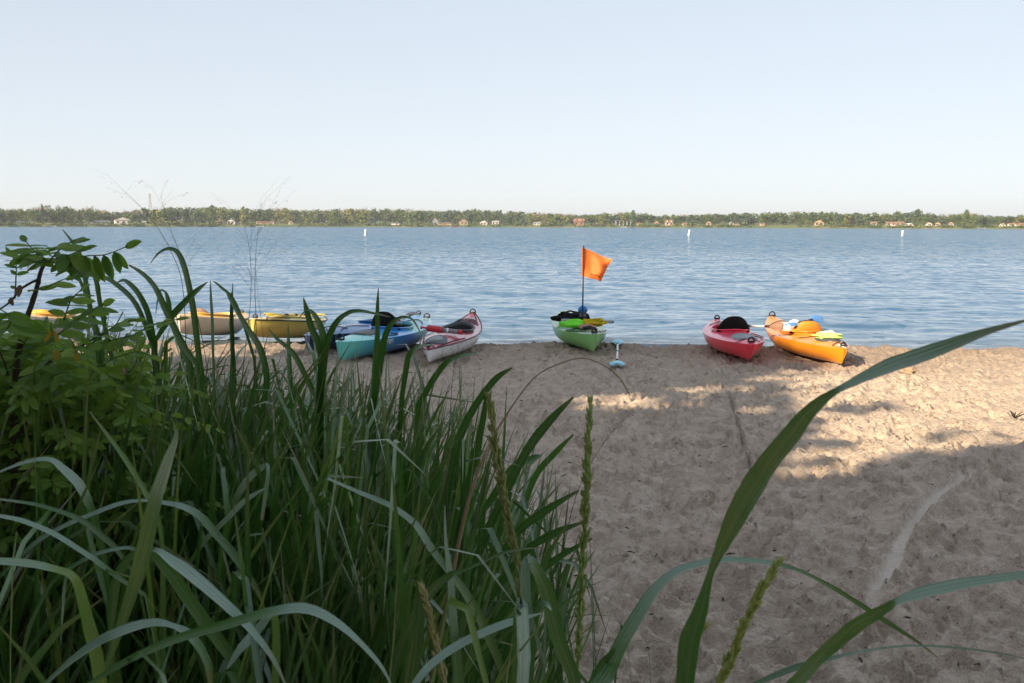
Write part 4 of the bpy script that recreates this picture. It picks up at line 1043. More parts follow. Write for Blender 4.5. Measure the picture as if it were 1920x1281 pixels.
# cream kayak
KC = Kayak('kayak', 'cream hulled kayak with yellow deck, left of the yellow olive one', (338, 632), (456, 590), B=.78, D=.38, rise_n=.03, rise_f=.10, zf=-.04, rake=(.08, .22), blunt=.12,
           mats=(P('cream_hull', (.62, .52, .43), .4), P('golden_deck', (.76, .48, .12), .4)), cock=(.0, .5, .27), camber=.05, inner=P('tan_inner', (.55, .42, .3), .5))
KC.backrest(fabric('tan_seat', (.26, .18, .14)), .34, .15, .05, dx=-.02); KC.toggle(1, .035)
# far left kayak
KL = Kayak('kayak', 'yellow decked grey hulled kayak half hidden behind the locust leaves', (36, 634), (165, 592), B=.78, D=.36, rise_n=.06, rise_f=.08, zf=-.04, rake=(.08, .2),
           mats=(P('pale_grey_hull', (.55, .55, .55), .4), P('amber_deck', (.74, .48, .16), .4)), cock=(-.05, .5, .26), camber=.06)
KL.backrest(P('amber_seat', (.8, .34, .02), .5), .44, .13, .06)

# odds and ends lying on the sand
dw = lump('driftwood_knot', 'small tan driftwood knot on the sunny sand right of the orange kayak', 'driftwood', tuple(at_z(1705, 699, .14) + np.array([0, 0, .02])), (.07, .05, .06), P('driftwood', (.36, .24, .16), .9), 31, .6)
def weed_sprig():
    p = at_z(1902, 786, .13); o = empty('dry_weed', p); tag(o, 'small dark dried weed lying on the sunny sand near the right edge', 'weed')
    r4 = random.Random(4)
    for k in range(9):
        a = r4.uniform(0, 6.28); l_ = r4.uniform(.06, .16)
        MB().tube([(0, 0, .01), (l_ * .5 * math.cos(a), l_ * .5 * math.sin(a), .05), (l_ * math.cos(a), l_ * math.sin(a), r4.uniform(.02, .12))], [.006, .005, .003], 5).build('twig', P('weed_dark', (.03, .028, .018), .9, .2, False) if k == 0 else bpy.data.materials['weed_dark'], o)
weed_sprig()
def debris():
    mb = MB(); r5 = random.Random(6)
    for k in range(420):
        y = r5.uniform(3.6, 15.8); x = r5.uniform(-.55 * y, .58 * y); z = sand_z(x, y) + .006
        a = r5.uniform(0, 6.28); l_ = r5.uniform(.012, .07); dx, dy = math.cos(a) * l_ / 2, math.sin(a) * l_ / 2
        mb.tube([(x - dx, y - dy, z), (x + r5.uniform(-.006, .006), y, z + .006), (x + dx, y + dy, z + r5.uniform(0, .012))], [.002, r5.uniform(.003, .006), .002], 4)
    tag(mb.build('beach_litter', P('twig_dark', (.055, .04, .028), .9, .4, False)), 'dark twig bits and bark crumbs scattered over the sand', kind='stuff')
debris()

# ------------------------------------------------------------------ foreground plants
def blade_material(name, stops, rough=.30, trans=.24, spec=.8):
    n = N(name); r = n.attr('rnd'); ac = n.attr('acr'); al = n.attr('alo')
    co = n.coord(); f = n.noise(co, 14.0, 3)
    c = n.ramp(n.math('ADD', n.math('MULTIPLY', r, .86), n.math('MULTIPLY', f, .14)), stops)
    rib = n.ramp(n.math('ABSOLUTE', ac), [(.0, (.5, .5, .5)), (.22, (0, 0, 0))]); c = n.mix(rib, c, (.20, .25, .11))
    wv = n.math('SINE', n.math('MULTIPLY', ac, 17.0)); c = n.mix(n.math('MULTIPLY', n.math('ADD', wv, 1.0), .10), c, (.02, .045, .014))
    blot = n.ramp(n.noise(co, 38.0, 4, .7), [(.63, (0, 0, 0)), (.74, (.6, .6, .6))]); c = n.mix(blot, c, (.16, .13, .05))
    tip = n.ramp(al, [(.88, (0, 0, 0)), (1.0, (.75, .75, .75))]); c = n.mix(tip, c, (.22, .17, .08))
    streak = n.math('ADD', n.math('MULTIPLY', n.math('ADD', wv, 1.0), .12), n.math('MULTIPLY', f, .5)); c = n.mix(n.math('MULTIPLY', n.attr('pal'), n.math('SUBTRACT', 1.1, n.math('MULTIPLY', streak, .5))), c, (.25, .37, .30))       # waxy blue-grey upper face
    n.set(Base_Color=c, Roughness=rough, Normal=n.bump(wv, .25, .0012), Coat_Weight=.35, Coat_Roughness=.22); n.b.inputs['Specular IOR Level'].default_value = spec
    tr = n.n('ShaderNodeBsdfTranslucent'); n.l(n.mix(.5, c, (.12, .27, .04)), tr.inputs[0])
    ms = n.n('ShaderNodeMixShader'); ms.inputs[0].default_value = trans
    n.l(n.b.outputs[0], ms.inputs[1]); n.l(tr.outputs[0], ms.inputs[2]); n.l(ms.outputs[0], n.out.inputs[0])
    return n.m
GST = [(0.0, (.007, .040, .006)), (.35, (.028, .125, .015)), (.65, (.075, .225, .028)), (.9, (.20, .32, .045)), (.97, (.26, .20, .08))]
M['blade'] = blade_material('grass_blade', GST)
def ribbons(P_, W_, S_, Nn, fold, rnd, pal=None):
    """P (n,k,3) spines, W (n,k) half widths, S side vectors, Nn face normals -> verts, quads, attributes"""
    n, k, _ = P_.shape
    mid = P_ - Nn * (W_ * fold)[..., None]
    V = np.stack([P_ - S_ * W_[..., None], mid, P_ + S_ * W_[..., None]], 2)      # n,k,3,3
    idx = np.arange(n * k * 3).reshape(n, k, 3)
    F = np.stack([idx[:, :-1, :-1], idx[:, :-1, 1:], idx[:, 1:, 1:], idx[:, 1:, :-1]], -1).reshape(-1, 4)
    at = {'rnd': np.repeat(rnd, k * 3), 'acr': np.tile(np.array([-1, 0, 1]), n * k), 'alo': np.repeat(np.tile(np.linspace(0, 1, k), n), 3), 'pal': np.repeat((pal if pal is not None else np.zeros((n, k))).ravel(), 3)}
    return V.reshape(-1, 3), F, at
ENV = np.array([(-400, 600), (0, 640), (120, 575), (240, 570), (320, 610), (420, 680), (560, 650), (700, 665), (800, 700), (880, 740), (960, 790), (1020, 830), (1070, 900), (1110, 1000), (1190, 1200)], float)
def grass_mass(count, urange, drange, seed, env_off=(0, 230), lean=None, hw=(.0035, .0085), lean_bias=0.0, name='tall_grass', label='', mat=None, droop=(30, 120), arch=False):
    g = np.random.default_rng(seed); K = 13
    # tussocks: blades rise in bunches
    nt_ = max(10, count // 38)
    tu = g.uniform(*urange, nt_); td_ = g.uniform(*drange, nt_)
    ti = g.integers(0, nt_, count)
    d = td_[ti] + g.normal(0, .07, count); u = tu[ti]
    x = (u - 960) / FPX * d + g.normal(0, .07, count); y = d
    z0 = base_z(x, y)
    vt = np.interp(960 + FPX * x / d, ENV[:, 0], ENV[:, 1]) + env_off[0] + np.abs(g.normal(0, 1, count)) * (env_off[1] * .55) - 60 * (g.random(count) < .12)
    H = EYE[2] - (vt - 422) / FPX * d - z0
    ok = (H > .25) & (d > .9); x, y, z0, H, d = x[ok], y[ok], z0[ok], H[ok], d[ok]; n = len(x)
    edge = sstep(600, 1000, 960 + FPX * x / d)
    az = g.uniform(0, 2 * np.pi, n); az = np.where(g.random(n) < .5 + .4 * edge, g.normal(0.0, .65, n) + .15, az)
    th0 = np.radians(np.abs(g.normal(0, 19, n)) + 12 * edge); th1 = np.radians(g.uniform(*droop, n)); th1 = np.where(g.random(n) < (0 if arch else .78), np.radians(g.uniform(10, 62, n)), th1)
    if lean:
        az = g.normal(.1, .4, n); th0 = np.radians(g.uniform(lean[0], lean[1], n)); th1 = np.radians(g.uniform(lean[2], lean[3], n))
    s = np.linspace(0, 1, K); pw_ = g.uniform(1.4, 3.4, n)
    th = th0[:, None] + (th1 - th0)[:, None] * s[None, :] ** pw_[:, None]
    kink = g.random(n) < .14; kp = g.integers(8, 12, n)                       # some blades are folded over
    th = np.where(kink[:, None] & (np.arange(K)[None, :] >= kp[:, None]), np.radians(g.uniform(100, 165, n))[:, None], th)
    az_ = az[:, None] + g.normal(0, .25, n)[:, None] * s[None, :]
    dx = np.sin(th) * np.cos(az_); dy = np.sin(th) * np.sin(az_); dz = np.cos(th)
    st = np.stack([dx, dy, dz], -1); P_ = np.concatenate([np.zeros((n, 1, 3)), np.cumsum(st[:, :-1] + st[:, 1:], 1) / 2], 1)
    sc = H / np.maximum(P_[..., 2].max(1), .5); P_ = P_ * sc[:, None, None] + np.stack([x, y, z0 - .02], -1)[:, None]
    tw = g.normal(0, .5, n)[:, None] + g.normal(0, .9, n)[:, None] * s
    T = st / np.linalg.norm(st, axis=-1, keepdims=True)
    h = np.stack([-np.sin(az_), np.cos(az_), np.zeros_like(az_)], -1); nn = np.cross(h, T)
    S_ = h * np.cos(tw)[..., None] + nn * np.sin(tw)[..., None]; Nn = np.cross(T, S_)
    half = g.uniform(*hw, n)[:, None]; prof = np.interp(s, (0, .12, .4, .8, .94, 1), (.55, .8, 1, .86, .45, .03)); W_ = half * prof[None]
    q = P_ - EYE; dd = np.maximum(q @ _f, .2); uu = 960 + FPX * (q @ _r) / dd; vv = 640.5 - FPX * (q @ _u) / dd
    tol = np.where(g.random(n) < .16, 75, 12)[:, None]; over = (vv < np.interp(uu, ENV[:, 0], ENV[:, 1]) + env_off[0] - tol).any(1) | (uu.max(1) > (1165 if urange[1] < 1100 else 1290))
    over |= (((sc * (K - 1) > 1.6 * H) & (not arch)) | (uu.max(1) - uu.min(1) > (480 if arch else np.where(g.random(n) < .3, 330, 190)))) & (lean is None) & (env_off[0] < 250) | (uu.max(1) - uu.min(1) > 420)
    keep = ~over; P_, T, S_, Nn, W_ = P_[keep], T[keep], S_[keep], Nn[keep], W_[keep]; n = len(P_)
    rnd = np.clip(g.normal(.42, .27, n), 0, .93); rnd = np.where(g.random(n) < .03, .99, rnd)
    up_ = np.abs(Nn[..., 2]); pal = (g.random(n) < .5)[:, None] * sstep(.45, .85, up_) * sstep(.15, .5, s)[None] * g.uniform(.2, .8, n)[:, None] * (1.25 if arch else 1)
    V, F, at = ribbons(P_, W_, S_, Nn, .28, rnd, pal)
    o = obj(name, V, F, mat or M['blade'], attrs=at); tag(o, label, kind='stuff')
grass_mass(8200, (-330, 1030), (1.8, 3.4), 1, (0, 300), hw=(.0036, .0080), label='dense tall green grass filling the lower left of the scene')
grass_mass(3200, (-380, 980), (1.5, 2.4), 2, (270, 330), hw=(.0034, .0075), name='dark_grass_understory', label='dark shaded lower grass blades along the bottom of the scene')
grass_mass(260, (-300, 1040), (2.2, 4.2), 5, (120, 300), hw=(.0015, .003), droop=(15, 60), name='fine_grass', label='thin fine grass stems among the broader blades')
grass_mass(1100, (-250, 900), (1.7, 3.0), 16, (70, 420), hw=(.0026, .006), droop=(85, 140), arch=True, name='bent_grass', label='bent over grass blades with pale upper faces tangled through the clump')
grass_mass(420, (780, 1000), (1.9, 3.3), 15, (20, 330), hw=(.0038, .008), lean=(18, 40, 40, 72), name='leaning_grass', label='grass blades leaning out over the sand at the right side of the clump')
def sparse_right():
    grass_mass(70, (1040, 1230), (2.6, 4.2), 9, (0, 120), hw=(.0012, .003), name='sparse_grass', label='sparse thin grass at the sandy edge of the tall clump', droop=(60, 140))
sparse_right()

# traced leading blades, each with a distance, a real width and a foot in the ground
def hero_blade(parent, px, d0, d1, rnd=.4, twist=(0, 0), name='blade', fold=.42, bulge=0.0, mat=None, foot=True, alo_tip=True):
    """px: (u, v, width in photo pixels) from foot to tip"""
    A = catmull(np.array(px, float), 5); n0 = len(A)
    s = np.concatenate([[0], np.cumsum(np.hypot(*np.diff(A[:, :2], axis=0).T))]); s /= s[-1]
    d = d0 + (d1 - d0) * s + bulge * np.sin(np.pi * s)
    pts = np.array([at_d(u, v, dd) for (u, v, _), dd in zip(A, d)]); W_ = np.maximum(A[:, 2], .6) * d / FPX / 2
    if foot:
        p0 = pts[0]; t0 = pts[0] - pts[min(4, n0 - 1)]; g = float(base_z(p0[0], p0[1])) - .02; drop = p0[2] - g
        if drop > .05:
            hx = np.clip(t0[:2] / max(1e-6, abs(t0[2])), -.25, .25) * drop * .35
            ext = []
            for q in (1.0, .8, .6, .4, .2): ext.append(np.array([p0[0] + hx[0] * q, p0[1] + hx[1] * q + .05 * q, p0[2] - drop * q]))
            pts = np.concatenate([ext, pts]); W_ = np.concatenate([[W_[0] * .55, W_[0] * .65, W_[0] * .75, W_[0] * .85, W_[0] * .95], W_])
    W_ = W_ * (1 + .07 * vnoise(np.arange(len(W_)) * .9, np.full(len(W_), px[0][0] * .37), 5))
    k = len(pts); T = np.gradient(pts, axis=0); T /= np.linalg.norm(T, axis=1, keepdims=True) + 1e-9
    view = pts - EYE; view /= np.linalg.norm(view, axis=1, keepdims=True)
    S0 = np.cross(T, view); S0 /= np.linalg.norm(S0, axis=1, keepdims=True) + 1e-9; N0 = np.cross(S0, T)
    tw = np.radians(np.interp(np.linspace(0, 1, k), np.linspace(0, 1, len(twist)), twist))[:, None]
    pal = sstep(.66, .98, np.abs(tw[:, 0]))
    q = 0.0
    for sg_ in (1, -1):                                   # turn the pale upper face towards the sky
        S_ = S0 * np.cos(tw * sg_) + N0 * np.sin(tw * sg_); Nn = np.cross(T, S_); vis = Nn * np.where((Nn * view).sum(1) < 0, 1, -1)[:, None]
        z_ = float((vis[:, 2] * (pal + .01)).sum())
        if sg_ == 1: q = z_; keep_ = (S_, Nn)
        elif z_ > q: keep_ = (S_, Nn)
    S_, Nn = keep_
    o3 = Vector(parent.location)
    V, F, at = ribbons((pts - np.array(o3))[None], (W_ / np.maximum(.45, np.abs(np.cos(tw[:, 0]))))[None], S_[None], Nn[None], fold, np.array([rnd]), pal[None] * .8)
    return obj(name, V, F, mat or M['blade'], parent, attrs=at)
def plant(label, u, d, name='tall_grass_plant', cat='grass'):
    p = at_d(u, 1281, d); o = empty(name, (p[0], p[1], float(base_z(p[0], p[1])))); return tag(o, label, cat, 'leading plants in the foreground grass')
def zA(L): return [(x / 2.556, 780 + y / 2.556, w_ / 2.556) for x, y, w_ in L]
def zB(L): return [(560 + x / 2.556, 780 + y / 2.556, w_ / 2.556) for x, y, w_ in L]
def zC(L): return [(1100 + x / 2.341, 780 + y / 2.341, w_ / 2.341) for x, y, w_ in L]
def zD(L): return [(x / 2.979, 430 + y / 2.979, w_ / 3.4) for x, y, w_ in L]        # upper left
def zE(L): return [(400 + x / 3.2, 560 + y / 3.2, w_ / 3.2) for x, y, w_ in L]         # around the teal kayak

p = plant('long broad grass blade crossing the beach at lower right, tip past the right edge', 1284, .95)
hero_blade(p, [(1280, 1300, 33), (1284, 1281, 34), (1292, 1207, 38), (1314, 1143, 26), (1331, 1079, 13), (1348, 1036, 21), (1378, 972, 38), (1408, 917, 42), (1442, 865, 38), (1484, 814, 34), (1510, 780, 28), (1540, 752, 20), (1568, 733, 12),
               (1600, 716, 16), (1660, 688, 26), (1720, 668, 28), (1780, 647, 24), (1850, 622, 14), (1935, 598, 4)], .98, .72, .36, (10, 35, 0, 20, -20, 60, 50, 40))
p = plant('arching grass blade curving over the sand left of the longest blade', 1130, 1.15)
hero_blade(p, zC([(45, 1190, 70), (90, 1130, 70), (150, 1000, 60), (220, 880, 55), (290, 770, 45), (380, 690, 35), (480, 650, 30), (600, 630, 24), (740, 635, 22), (860, 655, 20), (960, 690, 15), (1100, 765, 20), (1250, 860, 22), (1350, 925, 20), (1450, 990, 12), (1540, 1060, 3)]), 1.15, 1.35, .45, (10, 40, 55, 50, -20, -30))
hero_blade(p, zC([(20, 1190, 40), (60, 1100, 35), (110, 1040, 22), (125, 1018, 4)]), 1.2, 1.15, .3, (20, 0))
p = plant('pale topped grass blade leaving the frame low at the right edge', 1490, .9)
hero_blade(p, zC([(900, 1190, 60), (940, 1150, 60), (1000, 1080, 55), (1100, 990, 60), (1200, 910, 60), (1320, 840, 40), (1360, 815, 30), (1450, 780, 50), (1600, 745, 50), (1750, 720, 40), (1930, 698, 34), (2100, 690, 10)]), .92, .80, .5, (20, 30, -35, 60, 62, 60))
hero_blade(p, zC([(730, 1180, 18), (900, 1110, 30), (1050, 1070, 20), (1200, 1035, 10), (1400, 1010, 9), (1600, 1015, 8), (1800, 1040, 8), (1940, 1068, 6)]), 1.0, 1.1, .3, (20, 50, 30))
p = plant('big pale upright blade with browned folded tip at lower left', 200, 1.15)
hero_blade(p, zA([(480, 1300, 20), (510, 1200, 26), (600, 940, 50), (680, 680, 75), (740, 420, 65), (770, 320, 60), (810, 200, 45), (845, 90, 20), (820, 5, 3)]), 1.2, 1.1, .52, (0, 10, 25, 50, 62, 40), fold=.35)
hero_blade(p, zA([(530, 1040, 18), (545, 900, 38), (560, 780, 44), (610, 690, 40), (650, 650, 26), (620, 632, 16), (540, 640, 16), (440, 670, 18), (350, 720, 18), (260, 790, 16), (190, 900, 18), (130, 1050, 18), (80, 1290, 8)]), 1.3, 1.25, .34, (0, 20, 50, 40, 20))
p = plant('wide blade folded sharply and bending down to the right at lower left', 440, 1.2)
hero_blade(p, zA([(1140, 1200, 50), (1000, 1010, 58), (920, 900, 60), (830, 770, 55), (765, 695, 45), (722, 648, 20), (760, 645, 26), (820, 685, 46), (900, 745, 58), (1000, 830, 56), (1100, 920, 46), (1200, 1020, 34), (1300, 1150, 24), (1370, 1290, 8)]), 1.35, 1.1, .42, (-20, -20, 0, 58, 60, 55, 40))
hero_blade(p, zA([(760, 1290, 14), (785, 1100, 15), (785, 800, 16), (780, 650, 18), (760, 500, 22), (710, 390, 24), (640, 270, 22), (560, 150, 20), (430, -20, 6)]), 1.4, 1.3, .66, (0, 20, 10))
p = plant('two long arching blades sweeping right along the bottom edge', 110, 1.05)
hero_blade(p, zA([(200, 1300, 15), (330, 1180, 28), (470, 1080, 42), (620, 1015, 46), (740, 990, 38), (830, 1005, 26), (900, 1040, 40), (960, 1110, 40), (1000, 1200, 36), (1010, 1300, 20)]), 1.1, 1.1, .46, (40, 58, 60, 45, -10))
hero_blade(p, zA([(400, 1300, 15), (560, 1200, 28), (740, 1110, 38), (900, 1050, 42), (1080, 1000, 46), (1250, 950, 46), (1400, 920, 48), (1500, 930, 48), (1600, 980, 40), (1700, 1060, 28), (1820, 1190, 18), (1880, 1300, 6)]), 1.05, 1.1, .50, (35, 35, 20, 58, 62, 50))
p = plant('yellow green sheathed stalk bent over at the lower left edge', 180, 1.2)
hero_blade(p, zA([(485, 1300, 60), (460, 1140, 60), (430, 1020, 58), (400, 900, 48), (370, 800, 44), (330, 755, 34), (270, 735, 32), (150, 708, 34), (0, 696, 34), (-120, 700, 20)]), 1.15, 1.05, .86, (10, 0, 10, 50, 55))
hero_blade(p, zA([(700, 860, 16), (560, 770, 22), (470, 700, 24), (380, 640, 24), (250, 560, 24), (100, 500, 22), (-30, 475, 14)]), 1.3, 1.2, .45, (20, 50, 58), foot=True)
hero_blade(p, zA([(660, 780, 14), (560, 640, 26), (470, 560, 28), (390, 500, 26), (280, 455, 20), (150, 420, 16), (-40, 395, 8)]), 1.4, 1.3, .36, (0, 20, 50))
p = plant('curved blade arching up and over in the left middle, with paler back', 200, 1.4)
hero_blade(p, zA([(545, 960, 20), (500, 700, 30), (470, 560, 34), (430, 430, 38), (380, 330, 44), (310, 260, 36), (235, 208, 22), (120, 222, 16), (-20, 275, 8)]), 1.5, 1.35, .4, (0, 10, 50, 60, 50))
hero_blade(p, zA([(-30, 800, 14), (70, 700, 18), (180, 600, 20), (310, 525, 20), (440, 470, 20), (580, 418, 20), (690, 405, 14), (790, 415, 20), (880, 435, 30), (960, 480, 36), (1040, 570, 38), (1110, 650, 40), (1180, 750, 34), (1240, 850, 20), (1272, 940, 6)]), 1.35, 1.45, .44, (30, 50, 58, 55, 20, 0))
hero_blade(p, zA([(420, 540, 20), (440, 620, 24), (480, 760, 30), (520, 900, 30), (530, 1010, 28)][::-1]), 1.5, 1.5, .5, (0, 40))
p = plant('upright pale tipped blades in the middle of the tall clump', 430, 1.6)
hero_blade(p, zA([(1040, 820, 18), (1065, 640, 26), (1092, 500, 30), (1084, 400, 26), (1075, 330, 24), (1068, 252, 20)]), 1.6, 1.55, .5, (0, 40, 62))
hero_blade(p, zA([(1075, 640, 16), (1090, 560, 22), (1110, 450, 28), (1150, 360, 34), (1205, 285, 34), (1260, 245, 28), (1285, 250, 16), (1275, 360, 22), (1255, 500, 14)]), 1.65, 1.55, .44, (0, 40, 62, 20))
hero_blade(p, zA([(860, 780, 14), (900, 720, 18), (980, 600, 24), (1080, 500, 26), (1170, 410, 26), (1268, 348, 8)]), 1.6, 1.5, .46, (0, 45, 60))
hero_blade(p, zA([(1545, 900, 4), (1540, 750, 12), (1526, 600, 20), (1516, 455, 22)]), 1.6, 1.55, .5, (50, 62))
p = plant('yellowish upright blade with its pale top folded down left, bottom middle', 515, 1.2)
hero_blade(p, zA([(1320, 1300, 36), (1325, 1100, 36), (1318, 975, 34), (1290, 960, 30), (1230, 1030, 44), (1150, 1120, 38), (1090, 1210, 10)]), 1.3, 1.2, .8, (0, 10, 60, 62))
p = plant('pale strap blades hanging folded at the sandy edge of the grass', 975, 1.25)
hero_blade(p, zB([(1325, 1300, 56), (1310, 1230, 62), (1250, 1080, 72), (1190, 850, 72), (1130, 720, 50), (1098, 692, 40), (1084, 750, 46), (1092, 880, 46), (1115, 980, 26), (1190, 1210, 5)]), 1.35, 1.25, .42, (0, 0, 10, 62, 62, 60))
hero_blade(p, zB([(1045, 1300, 30), (1042, 1100, 30), (1045, 960, 34), (1066, 902, 50), (1074, 1000, 60), (1080, 1150, 64), (1070, 1310, 56)]), 1.25, 1.15, .5, (0, 0, 60, 64, 64))
hero_blade(p, zB([(1130, 1000, 30), (1150, 930, 36), (1180, 900, 24), (1210, 930, 6)]), 1.3, 1.25, .44, (30, 60), foot=True)
p = plant('broad dark blades standing at the bottom middle of the clump', 780, 1.25)
hero_blade(p, zB([(535, 1310, 66), (560, 1100, 66), (576, 950, 56), (580, 820, 38), (612, 610, 4)]), 1.3, 1.3, .3, (10, 0))
hero_blade(p, zB([(440, 1300, 36), (480, 1130, 46), (560, 950, 50), (640, 835, 48), (730, 760, 30), (780, 745, 16), (1000, 650, 14), (1180, 630, 4)]), 1.4, 1.3, .34, (0, 20, 40))
hero_blade(p, zB([(540, 1310, 30), (620, 1205, 38), (740, 1112, 40), (880, 1040, 38), (1020, 985, 34), (1165, 945, 6)]), 1.15, 1.25, .5, (50, 60, 60))
hero_blade(p, zB([(990, 1290, 14), (960, 1180, 34), (900, 1030, 44), (820, 880, 42), (750, 780, 34), (640, 640, 34), (560, 520, 30), (440, 430, 26), (300, 370, 20), (140, 300, 10)]), 1.5, 1.4, .44, (0, 20, 50, 55))
hero_blade(p, zB([(765, 1300, 50), (755, 1150, 46), (740, 960, 40), (725, 760, 30), (705, 600, 18), (700, 430, 4)]), 1.4, 1.4, .46, (20, 50, 60))
p = plant('tall curved blades standing above the left shrub against the water', 110, 1.9)
hero_blade(p, zD([(560, 800, 36), (540, 600, 36), (510, 480, 34), (480, 300, 30), (440, 130, 28), (350, 2, 5)]), 1.9, 1.8, .22, (10, 30, 20))
hero_blade(p, zD([(860, 640, 36), (830, 480, 36), (780, 370, 34), (730, 310, 30), (690, 285, 20), (650, 300, 8)]), 2.0, 1.9, .24, (0, 20, 40))
hero_blade(p, zD([(1100, 760, 30), (1020, 640, 40), (930, 460, 42), (870, 330, 34), (800, 250, 26), (720, 200, 12)]), 2.0, 1.9, .24, (0, 10, 30))
hero_blade(p, zD([(860, 660, 30), (760, 420, 30), (640, 300, 30), (560, 262, 20), (500, 250, 6)]), 2.0, 1.9, .3, (0, 30, 45))
hero_blade(p, zD([(620, 700, 26), (560, 420, 30), (540, 300, 28), (505, 230, 5)]), 2.0, 1.95, .2, (0, 20))
hero_blade(p, zD([(560, 620, 26), (500, 420, 24), (440, 270, 18), (425, 255, 5)]), 1.9, 1.9, .24, (0, 20))
p = plant('arching blade with drooping tip standing highest against the water, left of the cream kayak', 370, 2.2)
hero_blade(p, zD([(1150, 980, 36), (1110, 700, 38), (1080, 450, 40), (1040, 250, 38), (1000, 140, 32), (950, 108, 22), (890, 130, 14), (840, 190, 4)]), 2.2, 2.1, .26, (0, 10, 20, 50))
hero_blade(p, zD([(870, 620, 24), (940, 510, 40), (1020, 420, 42), (1090, 350, 34), (1160, 294, 5)]), 2.2, 2.0, .28, (20, 10, 20))
hero_blade(p, zD([(1290, 900, 22), (1300, 650, 24), (1296, 500, 20), (1300, 300, 4)]), 2.3, 2.3, .3, (0, 30))
hero_blade(p, zD([(1420, 720, 18), (1320, 420, 18), (1230, 320, 16), (1190, 290, 5)]), 2.4, 2.2, .34, (0, 30))
hero_blade(p, zD([(1190, 700, 16), (1185, 500, 18), (1178, 380, 16), (1175, 285, 4)]), 2.3, 2.3, .24, (20, 40))
hero_blade(p, zD([(1060, 760, 40), (960, 520, 36), (940, 400, 30), (920, 348, 14), (890, 352, 12), (870, 470, 5)]), 2.2, 2.1, .3, (0, 30, 60))
p = plant('tall leaning blades in front of the dark blue and teal kayaks', 640, 2.3)
hero_blade(p, zE([(640, 640, 44), (650, 420, 44), (640, 300, 44), (590, 180, 40), (560, 70, 32), (540, -5, 5)]), 2.3, 2.2, .3, (0, 10, 20))
hero_blade(p, zE([(630, 640, 36), (655, 350, 46), (665, 260, 44), (640, 160, 36), (600, 90, 26), (560, 68, 12), (520, 110, 5)]), 2.3, 2.2, .36, (0, 10, 40))
hero_blade(p, zE([(640, 640, 40), (665, 360, 46), (690, 240, 40), (740, 140, 34), (810, 85, 26), (880, 74, 20), (980, 92, 14), (1060, 110, 4)]), 2.3, 2.1, .34, (0, 10, 30, 40))
hero_blade(p, zE([(960, 640, 36), (975, 400, 44), (985, 200, 30), (985, 60, 22), (990, -65, 4)]), 2.2, 2.2, .38, (10, 30))
hero_blade(p, zE([(960, 640, 36), (1000, 380, 44), (1030, 230, 38), (1070, 150, 28), (1130, 112, 18), (1190, 122, 12), (1230, 180, 8), (1245, 215, 3)]), 2.2, 2.0, .36, (0, 10, 30, 50))
hero_blade(p, zE([(1130, 600, 30), (1160, 400, 34), (1180, 330, 30), (1230, 290, 22), (1320, 275, 5)]), 2.3, 2.1, .36, (0, 20, 55))
hero_blade(p, zE([(1230, 640, 36), (1330, 470, 36), (1400, 385, 34), (1480, 345, 24), (1610, 325, 4)]), 2.4, 2.2, .4, (0, 10, 55))
hero_blade(p, zE([(300, 620, 30), (320, 470, 36), (280, 300, 40), (200, 170, 32), (110, 20, 20), (80, -30, 5)]), 2.3, 2.2, .3, (0, 20, 30))
hero_blade(p, zE([(120, 640, 24), (125, 500, 28), (115, 300, 26), (105, 120, 18), (108, -40, 4)]), 2.3, 2.3, .24, (0, 20))
hero_blade(p, zE([(470, 640, 26), (460, 480, 30), (452, 300, 24), (448, 150, 4)]), 2.4, 2.4, .34, (0, 20))
hero_blade(p, zE([(640, 640, 30), (560, 480, 36), (480, 330, 30), (380, 240, 20), (330, 180, 4)]), 2.4, 2.3, .4, (0, 20))
p = plant('leaning blades at the right shoulder of the tall clump, over bare sand', 940, 2.0)
hero_blade(p, [(880, 1080, 14), (930, 960, 16), (985, 850, 17), (1030, 790, 16), (1075, 745, 4)], 2.0, 1.9, .22, (0, 10))
hero_blade(p, [(860, 1000, 12), (880, 900, 13), (905, 790, 12), (912, 728, 3)], 2.2, 2.1, .34, (20, 40))
hero_blade(p, [(830, 980, 14), (850, 860, 16), (880, 780, 14), (925, 715, 12), (960, 690, 4)], 2.2, 2.1, .3, (0, 10))
hero_blade(p, [(900, 1120, 12), (960, 1010, 14), (1020, 960, 15), (1085, 920, 4)], 2.0, 1.9, .34, (0, 20))
hero_blade(p, [(900, 1150, 12), (980, 1040, 14), (1040, 1000, 14), (1092, 980, 4)], 2.0, 1.9, .3, (0, 20))
hero_blade(p, [(920, 1180, 12), (980, 1100, 14), (1040, 1050, 13), (1110, 1010, 4)], 1.9, 1.8, .34, (0, 20))
hero_blade(p, [(905, 960, 12), (960, 880, 14), (1000, 860, 13), (1016, 855, 3)], 2.2, 2.1, .5, (0, 50))
hero_blade(p, [(970, 1000, 10), (1000, 900, 12), (1040, 850, 11), (1075, 815, 3)], 2.3, 2.2, .7, (0, 10))

